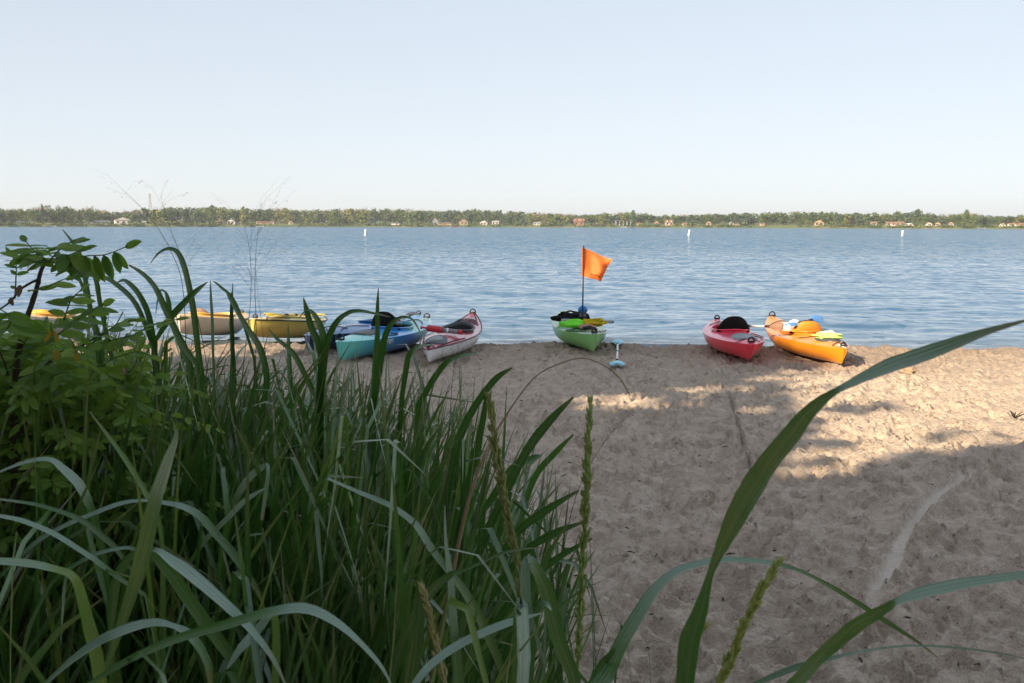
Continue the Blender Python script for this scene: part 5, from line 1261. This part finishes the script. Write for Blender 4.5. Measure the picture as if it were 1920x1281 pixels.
# stalks with seed heads
def seed_stalk(label, px, hw_px, d, col, seed, base_px=None, dens=300, L=.016):
    """px: seed head from foot to tip; base_px: stem below it"""
    A = catmull(np.array(px, float), 8); pts = np.array([at_d(u, v, d) for u, v in A])
    foot = at_d(*(base_px or px[0]), d); o = empty('grass_seed_stalk', (foot[0], foot[1], float(base_z(foot[0], foot[1])))); tag(o, label, 'grass stalk', 'seed stalks in the foreground grass')
    loc = np.array(o.location); g = random.Random(seed)
    stem = [np.array([0, 0, -.02]), (foot - loc) * .5, foot - loc] + ([pts[0] - loc] if base_px else []) + [q - loc for q in pts[4::4]]
    mt = plastic('seed_stem', tuple(x * .8 for x in col), .6, .2, False)
    MB().tube(stem, [.0025] * (len(stem) - 1) + [.001], 6).build('stem', mt, o)
    V = []; F = []
    hw_ = np.interp(np.linspace(0, 1, len(pts)), np.linspace(0, 1, len(hw_px)), hw_px) * d / FPX * .72
    for k in range(dens):
        i = g.randrange(len(pts) - 1); q = pts[i] + (pts[i + 1] - pts[i]) * g.random() - loc
        t = pts[i + 1] - pts[i]; t = Vector(t).normalized(); a = g.uniform(0, 6.28); s1 = t.orthogonal().normalized(); s1.rotate(Matrix.Rotation(a, 3, t))
        c = Vector(q) + s1 * float(hw_[i]) * g.uniform(.1, .95); ax = (t + s1 * g.uniform(.05, .5)).normalized(); sd = ax.cross(s1).normalized(); up = sd.cross(ax)
        l_ = L * g.uniform(.5, 1.1); wd = l_ * .14; b = len(V)
        V += [c, c + ax * l_ * .5 + sd * wd, c + ax * l_, c + ax * l_ * .5 - sd * wd, c + ax * l_ * .5 + up * wd, c + ax * l_ * .5 - up * wd]
        F += [(b, b + 1, b + 4), (b, b + 4, b + 3), (b, b + 3, b + 5), (b, b + 5, b + 1), (b + 2, b + 4, b + 1), (b + 2, b + 3, b + 4), (b + 2, b + 5, b + 3), (b + 2, b + 1, b + 5)]
    tag(obj('seed_head', V, F, plastic('seeds', col, .7, .35, False), o, False), kind='stuff')
seed_stalk('brownish green seed stalk leaning left at the edge of the tall clump', [(978, 1132), (966, 1040), (952, 960), (940, 900), (928, 830), (918, 745)], [6, 9, 10, 9, 7, 2], 1.45, (.22, .26, .08), 1, (982, 1281), 420)
seed_stalk('tall upright green seed stalk standing over the sand in the middle', [(1084, 1240), (1090, 1130), (1094, 1030), (1098, 930), (1102, 850), (1107, 758)], [5, 7, 8, 7, 5, 1], 1.45, (.24, .34, .09), 2, (1080, 1290), 460)
seed_stalk('short leaning yellow green seed stalk right of the longest blade', [(1345, 1290), (1372, 1230), (1400, 1160), (1425, 1110), (1455, 1060)], [10, 9, 7, 5, 1], 1.2, (.33, .40, .10), 3, (1338, 1310), 260)
seed_stalk('short pale seed spike at the foot of the longest blade', [(1268, 1300), (1285, 1245), (1300, 1200), (1311, 1180)], [6, 5, 4, 1], 1.0, (.38, .38, .13), 4, (1262, 1320), 120)
seed_stalk('pale ragged seed spike among blades at the bottom, left of the dry brown stem', [(835, 1281), (815, 1200), (806, 1150), (795, 1110)], [6, 5, 4, 1], 1.3, (.36, .35, .15), 5, (840, 1300), 120)
def dry_stem():
    A = [(808, 1290), (812, 1265), (834, 1152), (849, 1073), (865, 995), (885, 917), (912, 846), (942, 790), (1000, 710), (1055, 680), (1098, 672), (1140, 690), (1165, 712), (1181, 742)]
    pts = catmull([at_d(u, v, 1.4 + .2 * i / 13) for i, (u, v) in enumerate(A)], 4); f = pts[0]
    o = empty('dry_grass_stem', (f[0], f[1], float(base_z(f[0], f[1])))); tag(o, 'long dry reddish brown stem arching over the sand below the green kayak', 'grass stem')
    loc = np.array(o.location); P_ = [np.array([0, 0, -.02])] + list(pts - loc)
    R = np.interp(np.linspace(0, 1, len(P_)), (0, .35, .6, 1), (.0038, .0030, .0010, .0006))
    n = N('dry_stem'); co = n.coord(); n.set(Base_Color=n.ramp(n.noise(co, 9, 3), [(.35, (.16, .14, .06)), (.55, (.22, .14, .07)), (.7, (.32, .24, .14))]), Roughness=.6)
    MB().tube(P_, list(R), 7).build('stem', n.m, o)
    V = P_[-8:]
    MB().tube([V[0], V[3], V[7]], [.0016, .0014, .0006], 5).build('dry_tip', P('straw', (.45, .36, .22), .7), o)
dry_stem()
def panicle(label, px, d, seed, nb=10, spread=.14, base=(0, 0)):
    pts = catmull([at_d(u, v, d) for u, v in px], 6); f = pts[0]; o = empty('grass_panicle', (f[0], f[1], float(base_z(f[0], f[1])))); tag(o, label, 'grass stalk', 'airy seed panicles in the foreground grass')
    loc = np.array(o.location); g = random.Random(seed); mt = plastic('panicle_stem', (.10, .075, .05), .7, .2, False)
    P_ = [np.array([0, 0, -.02])] + list(pts - loc); MB().tube(P_, list(np.linspace(.0011, .0002, len(P_))), 5).build('stem', mt, o)
    mb = MB()
    for k in range(nb):
        i = int(len(pts) * g.uniform(.45, .95)); q = Vector(pts[min(i, len(pts) - 1)] - loc); a = g.uniform(0, 6.28); l_ = spread * g.uniform(.4, 1.1)
        e = q + Vector((math.cos(a) * l_ * .75, math.sin(a) * l_ * .75, l_ * g.uniform(.4, 1))); m_ = (q + e) / 2 + Vector((0, 0, .012))
        mb.tube([q, m_, e], [.0002, .00018, .0001], 3)
        for z in range(4):
            c = q + (e - q) * g.uniform(.4, 1); mb.ellipsoid(c, (.0006, .0006, .0012), 4, 3)
    tag(mb.build('seed_spray', mt, o), kind='stuff')
panicle('thin dark panicle reaching above the far trees, leaning left', [(420, 900), (380, 640), (345, 500), (318, 425), (300, 364)], 2.3, 1)
panicle('airy panicle leaning far left over the far shore', [(350, 800), (345, 560), (320, 470), (275, 400), (232, 358)], 2.3, 2, 5)
panicle('airy upright panicle over the water right of the highest arching blade', [(440, 900), (455, 700), (470, 560), (468, 470), (455, 415)], 2.3, 3, 12, .16)
panicle('airy panicle leaning right over the water near the yellow kayak', [(470, 900), (480, 650), (478, 540), (480, 470), (484, 430)], 2.2, 4, 10, .16)
panicle('reddish thin panicle standing before the yellow kayak', [(500, 900), (500, 700), (492, 620), (480, 520)], 2.4, 5, 10, .12)
panicle('dark thin panicle in front of the white and red kayak', [(838, 900), (845, 760), (850, 700), (862, 640)], 2.1, 6, 16, .05)
panicle('fine panicle bending over the sand right of the clump', [(1040, 1120), (1080, 930), (1140, 820), (1190, 770)], 2.2, 7, 12, .1)

# ------------------------------------------------------------------ locust shrub at the left
def leaf_material(name, stops):
    n = N(name); oi = n.n('ShaderNodeObjectInfo').outputs['Random']; co = n.coord(); r = n.attr('rnd')
    f = n.noise(co, 30, 3); t = n.math('ADD', n.math('MULTIPLY', oi, .35), n.math('ADD', n.math('MULTIPLY', r, .45), n.math('MULTIPLY', f, .2)))
    c = n.ramp(t, stops); rib = n.ramp(n.math('ABSOLUTE', n.attr('acr')), [(0, (.5, .5, .5)), (.16, (0, 0, 0))]); c = n.mix(rib, c, (.16, .22, .07))
    n.set(Base_Color=c, Roughness=.5, Normal=n.bump(f, .2, .002)); tr = n.n('ShaderNodeBsdfTranslucent'); n.l(n.mix(.4, c, (.26, .42, .03)), tr.inputs[0])
    ms = n.n('ShaderNodeMixShader'); ms.inputs[0].default_value = .5; n.l(n.b.outputs[0], ms.inputs[1]); n.l(tr.outputs[0], ms.inputs[2]); n.l(ms.outputs[0], n.out.inputs[0]); return n.m
M['locust'] = leaf_material('locust_leaf', [(0, (.03, .11, .015)), (.4, (.10, .235, .028)), (.75, (.22, .36, .045)), (1.0, (.40, .47, .08))])
M['locust_yellow'] = leaf_material('locust_yellow_leaf', [(0, (.40, .22, .01)), (1.0, (.55, .32, .02))])
M['branch'] = P('locust_branch', (.045, .030, .022), .8, .3, False)
def leaflet_arrays(l_=1.0, w_=.38):
    V = []; F = []; ac = []; k = 7
    for i in range(k):
        q = i / (k - 1); wd = w_ / 2 * math.sin(math.pi * min(1, .07 + q * .93)) ** .62 if 0 < i < k - 1 else .012
        for j in (-1, 0, 1): V.append((l_ * q, j * wd, -.05 * (1 - abs(j)) - .10 * q * q)); ac.append(j)
    for i in range(k - 1):
        for j in range(2): a = i * 3 + j; F.append((a, a + 1, a + 4, a + 3))
    return np.array(V), np.array(F), np.array(ac, float)
LV, LF, LA = leaflet_arrays()
LEAFLETS = [new_mesh('leaflet', LV, LF, M['locust'], attrs={'acr': LA, 'rnd': np.full(len(LV), r)}) for r in (.15, .4, .65, .9)]
LEAF_Y = new_mesh('leaflet', LV, LF, M['locust_yellow'], attrs={'acr': LA, 'rnd': np.full(len(LV), .5)})
shrub_p = at_d(40, 1281, 2.0)
shrub = empty('locust_shrub', (shrub_p[0], shrub_p[1], float(base_z(shrub_p[0], shrub_p[1])))); tag(shrub, 'leafy locust shrub with pinnate leaves at the left edge', 'shrub')
SL = np.array(shrub.location)
def frond_frames(pts, n, hang, g, size):
    """leaflet frames in pairs along a rachis"""
    out = []; A = catmull(pts, 6); T = np.gradient(A, axis=0)
    for k in range(n):
        q = .22 + .76 * k / (n - 1); i = int(q * (len(A) - 1)); t = Vector(T[i]).normalized(); p_ = Vector(A[i])
        upv = Vector((0, 0, 1)); side = t.cross(upv)
        if side.length < .1: side = Vector((1, 0, 0))
        side.normalize()
        for sg in ((1, -1) if k < n - 1 else (0,)):
            if sg == 0: d = t
            else: d = side * sg * (1 - hang) + t * .35 + Vector((0, 0, -1)) * hang + Vector((g.gauss(0, .12), g.gauss(0, .12), g.gauss(0, .12)))
            d.normalize(); nn = (upv * (.75 - .6 * hang) + Vector((0, -1, .2)) * (hang * .6 + .75) + Vector((g.gauss(0, .25), g.gauss(0, .25), g.gauss(0, .25))))
            nn = (nn - d * nn.dot(d)).normalized(); y = nn.cross(d); s = size * g.uniform(.75, 1.1) * (1 - .25 * abs(q - .55))
            out.append(Matrix(((d.x * s, y.x * s, nn.x * s, p_.x), (d.y * s, y.y * s, nn.y * s, p_.y), (d.z * s, y.z * s, nn.z * s, p_.z), (0, 0, 0, 1))))
    return out
def frond(px, d, n=6, hang=.3, size=.042, yellow=False, seed=0, hero=True):
    g = random.Random(seed * 7 + 1); pts = [at_d(u, v, dd) - SL for (u, v), dd in zip(px, np.linspace(d[0], d[1], len(px)))]
    A = catmull(pts, 5)
    ra = MB().tube(list(A), list(np.linspace(.0016, .0008, len(A))), 5).build('leaf', M['locust'] if hero else M['branch'], shrub)
    if not ra.data.attributes.get('rnd'): pass
    fr = frond_frames(pts, n, hang, g, size)
    if hero:
        for m in fr:
            o = bpy.data.objects.new('leaflet', LEAF_Y if yellow or g.random() < .015 else g.choice(LEAFLETS)); link(o, ra); o.matrix_local = m
    return ra
HERO = [([(90, 492), (130, 485), (165, 480), (200, 477), (238, 462)], (1.7, 1.62), 7, .9, .046), ([(92, 490), (110, 470), (125, 458), (138, 452)], (1.7, 1.66), 5, .1, .044), ([(92, 490), (75, 478), (60, 466), (48, 452)], (1.7, 1.75), 6, .1, .046), ([(96, 488), (115, 482), (130, 478), (150, 470)], (1.68, 1.66), 5, .5, .044), ([(90, 492), (78, 488), (62, 480), (50, 474)], (1.7, 1.72), 5, .3, .042),
        ([(92, 490), (70, 492), (52, 486), (38, 482)], (1.7, 1.68), 4, .2, .034), ([(100, 492), (125, 500), (145, 508), (158, 514)], (1.7, 1.6), 4, .3, .036), ([(28, 560), (30, 520), (30, 495), (22, 480)], (1.9, 1.9), 5, .0, .024),
        ([(60, 545), (85, 540), (105, 530), (125, 522)], (1.75, 1.7), 3, .1, .04), ([(95, 640), (130, 610), (165, 585), (195, 570)], (1.8, 1.7), 6, .25, .046), ([(150, 660), (190, 630), (225, 605), (255, 600)], (1.8, 1.75), 7, .1, .04),
        ([(230, 640), (265, 620), (290, 608), (335, 598)], (1.9, 1.85), 6, .0, .034), ([(170, 650), (200, 640), (235, 632), (250, 628)], (1.8, 1.75), 6, .3, .042), ([(60, 700), (90, 672), (125, 655), (165, 650)], (1.75, 1.65), 6, .2, .046),
        ([(0, 720), (20, 690), (40, 655), (55, 625)], (1.8, 1.75), 6, .1, .04), ([(180, 690), (215, 672), (255, 660), (285, 668)], (1.85, 1.85), 6, .2, .036), ([(90, 760), (130, 735), (160, 722), (190, 715)], (1.75, 1.7), 6, .3, .042),
        ([(40, 745), (75, 720), (110, 700), (140, 698)], (1.75, 1.68), 7, .3, .044), ([(200, 720), (230, 705), (250, 690), (262, 655)], (1.85, 1.85), 6, .2, .034), ([(225, 690), (245, 720), (255, 745), (256, 765)], (1.85, 1.8), 5, .3, .036),
        ([(10, 620), (20, 605), (15, 590), (0, 580)], (1.55, 1.5), 4, .4, .06), ([(120, 600), (128, 575), (135, 560), (150, 545)], (1.75, 1.7), 5, .1, .04)]
for i, (px, d, n_, hg, sz) in enumerate(HERO): frond(px, d, n_, hg, sz, seed=i)
frond([(95, 610), (102, 640), (104, 655)], (1.7, 1.68), 2, .6, .032, True, 77)
frond([(135, 640), (140, 652), (142, 662)], (1.7, 1.7), 2, .6, .02, True, 78)
def branch(px, d, r0, r1):
    pts = catmull([at_d(u, v, dd) - SL for (u, v), dd in zip(px, np.linspace(d[0], d[1], len(px)))], 4)
    return MB().tube(list(pts), list(np.linspace(r0, r1, len(pts))), 7).build('branch', M['branch'], shrub)
pts0 = [np.array([0, 0, -.03])] + list(catmull([at_d(u, v, 1.8) - SL for u, v in ((38, 1281), (30, 980), (28, 830), (30, 700), (45, 615), (65, 555), (78, 505), (92, 488))], 4))
MB().tube(pts0, list(np.linspace(.009, .003, len(pts0))), 8).build('stem', M['branch'], shrub)
branch([(28, 715), (60, 695), (90, 680), (130, 662), (155, 648), (200, 620)], (1.8, 1.8), .004, .0015)
branch([(55, 590), (60, 560), (75, 525), (42, 540), (20, 565), (0, 580)], (1.75, 1.75), .003, .0015)
branch([(30, 820), (70, 770), (130, 740), (230, 690)], (1.8, 1.9), .004, .0012)
branch([(28, 900), (90, 840), (160, 800), (210, 770)], (1.8, 1.85), .004, .0012)
branch([(30, 760), (15, 700), (0, 660)], (1.8, 1.75), .003, .0012)
# browned, curled leaves near the top
def dead_leaf(u, v, d, sz, seed):
    g = random.Random(seed); V = []; F = []
    for i in range(6):
        for j in range(4):
            q = i / 5; a = (j / 3 - .5) * 2.4; wd = .3 * math.sin(math.pi * (.1 + .85 * q)); V.append((q * sz * .3 * math.sin(q * 3 + seed), wd * sz * math.sin(a), -q * sz + .2 * sz * math.cos(a) * wd))
    for i in range(5):
        for j in range(3): k = i * 4 + j; F.append((k, k + 1, k + 5, k + 4))
    o = obj('dead_leaf', V, F, bpy.data.materials.get('dead_leaf') or P('dead_leaf', (.17, .12, .08), .8, .3, False), shrub); o.location = Vector(at_d(u, v, d) - SL); o.rotation_euler = (g.uniform(-.5, .5), g.uniform(-.6, .6), g.uniform(0, 6)); o['label'] = 'curled brown dead leaf'
for i, (u, v, s_) in enumerate(((38, 535, .022), (22, 558, .02), (75, 490, .012), (230, 690, .012))): dead_leaf(u, v, 1.72, s_, i)
def shrub_fill(count, seed):
    g = random.Random(seed); V = []; F = []; ac = []; rd = []; b = 0
    for k in range(count):
        u = g.triangular(-200, 300, 40); vtop = float(np.interp(u, (-200, 0, 120, 230, 300), (560, 610, 640, 680, 740))); v = vtop + abs(g.gauss(0, 1)) * 170 + 10
        if v > 1060: continue
        d = g.uniform(1.75, 2.5); a = g.uniform(0, 6.28); l_ = g.uniform(.10, .17)
        p0 = at_d(u, v, d); dr = np.array([math.cos(a) * .9, math.sin(a) * .9, g.uniform(-.3, .5)]); pts = [p0 + dr * l_ * q + np.array([0, 0, -.03 * q * q]) for q in (0, .4, .75, 1)]
        ry = g.random()
        for m in frond_frames(pts, 6, g.uniform(0, .5), g, g.uniform(.028, .042)):
            mm = np.array(m); vv = LV @ mm[:3, :3].T + mm[:3, 3]; V.append(vv - SL); F.append(LF + b); b += len(LV); ac.append(LA); rd.append(np.full(len(LV), min(1, max(0, .7 * ry + .3 * g.random()))))
    o = obj('foliage', np.concatenate(V), np.concatenate(F), M['locust'], shrub, attrs={'acr': np.concatenate(ac), 'rnd': np.concatenate(rd)}); tag(o, kind='stuff')
shrub_fill(680, 5)

# ------------------------------------------------------------------ the trees behind the viewer that shade the beach
def lit(u, v):
    """how much of the low sun reaches this place of the beach in the photograph"""
    wob = 6 * vnoise(np.array(u / 60.0), np.array(v / 9.0), 71) + 5 * vnoise(np.array(u / 23.0), np.array(v / 5.0), 72)
    v2 = v + float(wob); L = 0.0
    def ell(cu, cv, ru, rv): return max(0.0, 1.25 - ((u - cu) / ru) ** 2 - ((v2 - cv) / rv) ** 2)
    if u > 1440:
        lo = float(np.interp(u, (1440, 1600, 1720, 1920, 2400), (905, 885, 858, 838, 850)))
        hi = float(np.interp(u, (1440, 1540, 1590, 1700), (742, 690, 630, 590)))
        if hi < v2 < lo: L = float(np.interp(u, (1440, 1520, 1600), (.6, .95, 1.0)))
        for cu, cv, ru, rv, k in ((1575, 768, 110, 9, .55), (1790, 816, 160, 7, .4), (1530, 836, 110, 8, .5), (1470, 800, 70, 24, .7)):
            L -= k * min(1, ell(cu, cv, ru, rv))
    for cu, cv, ru, rv, k in ((1180, 760, 135, 15, 1.0), (1330, 733, 100, 12, .9), (1490, 708, 120, 16, .9), (1320, 842, 95, 9, .8), (1420, 770, 70, 9, .6), (1130, 745, 70, 8, .7), (1040, 955, 50, 24, .8), (1560, 888, 100, 14, .7)):
        L = max(L, k * min(1, ell(cu, cv, ru, rv)))
    if u < 575 and v2 < float(np.interp(u, (-500, 420, 575), (690, 672, 655))): L = 1.0
    return L
def shade_trees():
    g = random.Random(41); cot = 1 / math.tan(SUN_EL)
    trunks = [(-17, -3, 15), (-13.5, -8, 15), (-9.5, -11, 15), (-21, 1.5, 14), (-6.5, -8.5, 14), (-4, -14, 15), (-24, 7, 14), (-2, -9.5, 13)]
    roots = []; leaves = [[] for _ in trunks]
    for i, (x, y, h) in enumerate(trunks):
        o = empty('shade_tree', (x, y, .1)); tag(o, 'tall leafy shade tree standing out of view behind the grass', 'tree', 'trees behind the viewer shading the beach')
        MB().tube([(0, 0, -.3), (.1, 0, 2), (.0, .1, 5), (.2, 0, 8)], [.32, .26, .2, .1], 9).build('trunk', M['bark'], o)
        for k in range(5):
            a = k * 1.25 + i; MB().tube([(.05, .05, 3 + k), (1.4 * math.cos(a), 1.4 * math.sin(a), 5 + k), (3 * math.cos(a), 3 * math.sin(a), 6.2 + k)], [.09, .06, .02], 6).build('limb', M['bark'], o)
        roots.append(o)
    n = 0
    for k in range(100000):
        gx = g.uniform(-13, 10); gy = g.uniform(.2, 17.2)
        if gy > float(yshore(gx)) + (.8 + .25 * math.sin(gx * 2.3) if -3.1 < gx < 3.9 and not .15 < gx < .8 else -.35 + .3 * math.sin(gx * 1.3)): continue
        if gx > 3.9 and gy > 12.9 : continue
        pz = np.array([gx, gy, .13]); q = pz - EYE
        if q @ _f > .3:
            u, v = project(pz)
            if g.random() < max(0.0, lit(u, v)) ** .45: continue  # leaves left out so the crowns are shaped to cast the wanted sun patches
        for _t in range(8):
            h = g.uniform(4.5, 12.0); c = Vector((gx + SUN_AZ[0] * h * cot, gy + SUN_AZ[1] * h * cot, h + .13))
            if not (c.y > -.5 and -c.x < 1.0 * c.y + 3.0): break
        else: continue
        i = min(range(len(trunks)), key=lambda t: (trunks[t][0] - c.x) ** 2 + (trunks[t][1] - c.y) ** 2)
        leaves[i].append(c - Vector((trunks[i][0], trunks[i][1], .1)))
    mat = FOL['mid green']
    for o, L in zip(roots, leaves):
        if not L: continue
        C = np.array(L); m = len(C); nr = RNG.normal(size=(m, 3)); nr /= np.linalg.norm(nr, axis=1, keepdims=True); t = np.cross(nr, RNG.normal(size=(m, 3))); t /= np.linalg.norm(t, axis=1, keepdims=True); b = np.cross(nr, t)
        s = RNG.uniform(.07, .15, (m, 1)); V = np.stack([C + t * s * 1.3, C + b * s, C - t * s * 1.3, C - b * s], 1).reshape(-1, 3); F = np.arange(4 * m).reshape(-1, 4)
        tag(obj('crown', V, F, mat, o, False), kind='stuff')
shade_trees()

def sky_block_trees():  # unseen trees added behind the viewer to keep sky light off the near sides
    g = np.random.default_rng(77); mat = FOL['dark green']
    for i in range(13):
        x = -26 + 2.5 * i + g.uniform(-.6, .6); y = -7.6 - 2.2 * (i % 2) + g.uniform(-.5, .5); h = g.uniform(4.0, 5.0)
        o = empty('sky_block_tree', (x, y, .1)); tag(o, 'unseen young leafy tree added behind the grass to block sky light', 'tree', 'unseen young trees added behind the viewer to block sky light')
        MB().tube([(0, 0, -.3), (.05, 0, 2), (.0, .1, h * .8)], [.12, .09, .02], 8).build('trunk', M['bark'], o)
        m = 2600; C = g.normal(size=(m, 3)); C /= np.linalg.norm(C, axis=1, keepdims=True); C *= g.uniform(.45, 1, (m, 1)) ** .5; C = C * np.array([2.5, 2.0, h * .5]) + np.array([0, 0, h * .5])
        nr = g.normal(size=(m, 3)); nr /= np.linalg.norm(nr, axis=1, keepdims=True); t = np.cross(nr, g.normal(size=(m, 3))); t /= np.linalg.norm(t, axis=1, keepdims=True); b = np.cross(nr, t); q = g.uniform(.10, .22, (m, 1))
        V = np.stack([C + t * q * 1.3, C + b * q, C - t * q * 1.3, C - b * q], 1).reshape(-1, 3); V[:, 2] = np.maximum(V[:, 2], .02)
        tag(obj('crown', V, np.arange(4 * m).reshape(-1, 4), mat, o, False), kind='stuff')
sky_block_trees()

# ------------------------------------------------------------------ the thin morning haze over the lake
def haze():
    n = N('haze'); n.t.nodes.remove(n.b); v = n.n('ShaderNodeVolumePrincipled'); v.inputs['Color'].default_value = (.86, .92, 1, 1); v.inputs['Density'].default_value = HAZE; v.inputs['Anisotropy'].default_value = .2
    n.l(v.outputs[0], n.out.inputs['Volume'])
    o = MB().box(-2600, 2600, -700, 2300, -6, 32).build('haze', n.m, None, False); tag(o, 'thin pale haze over the lake', kind='stuff'); o.display_type = 'WIRE'
HAZE = 0.0002
haze()
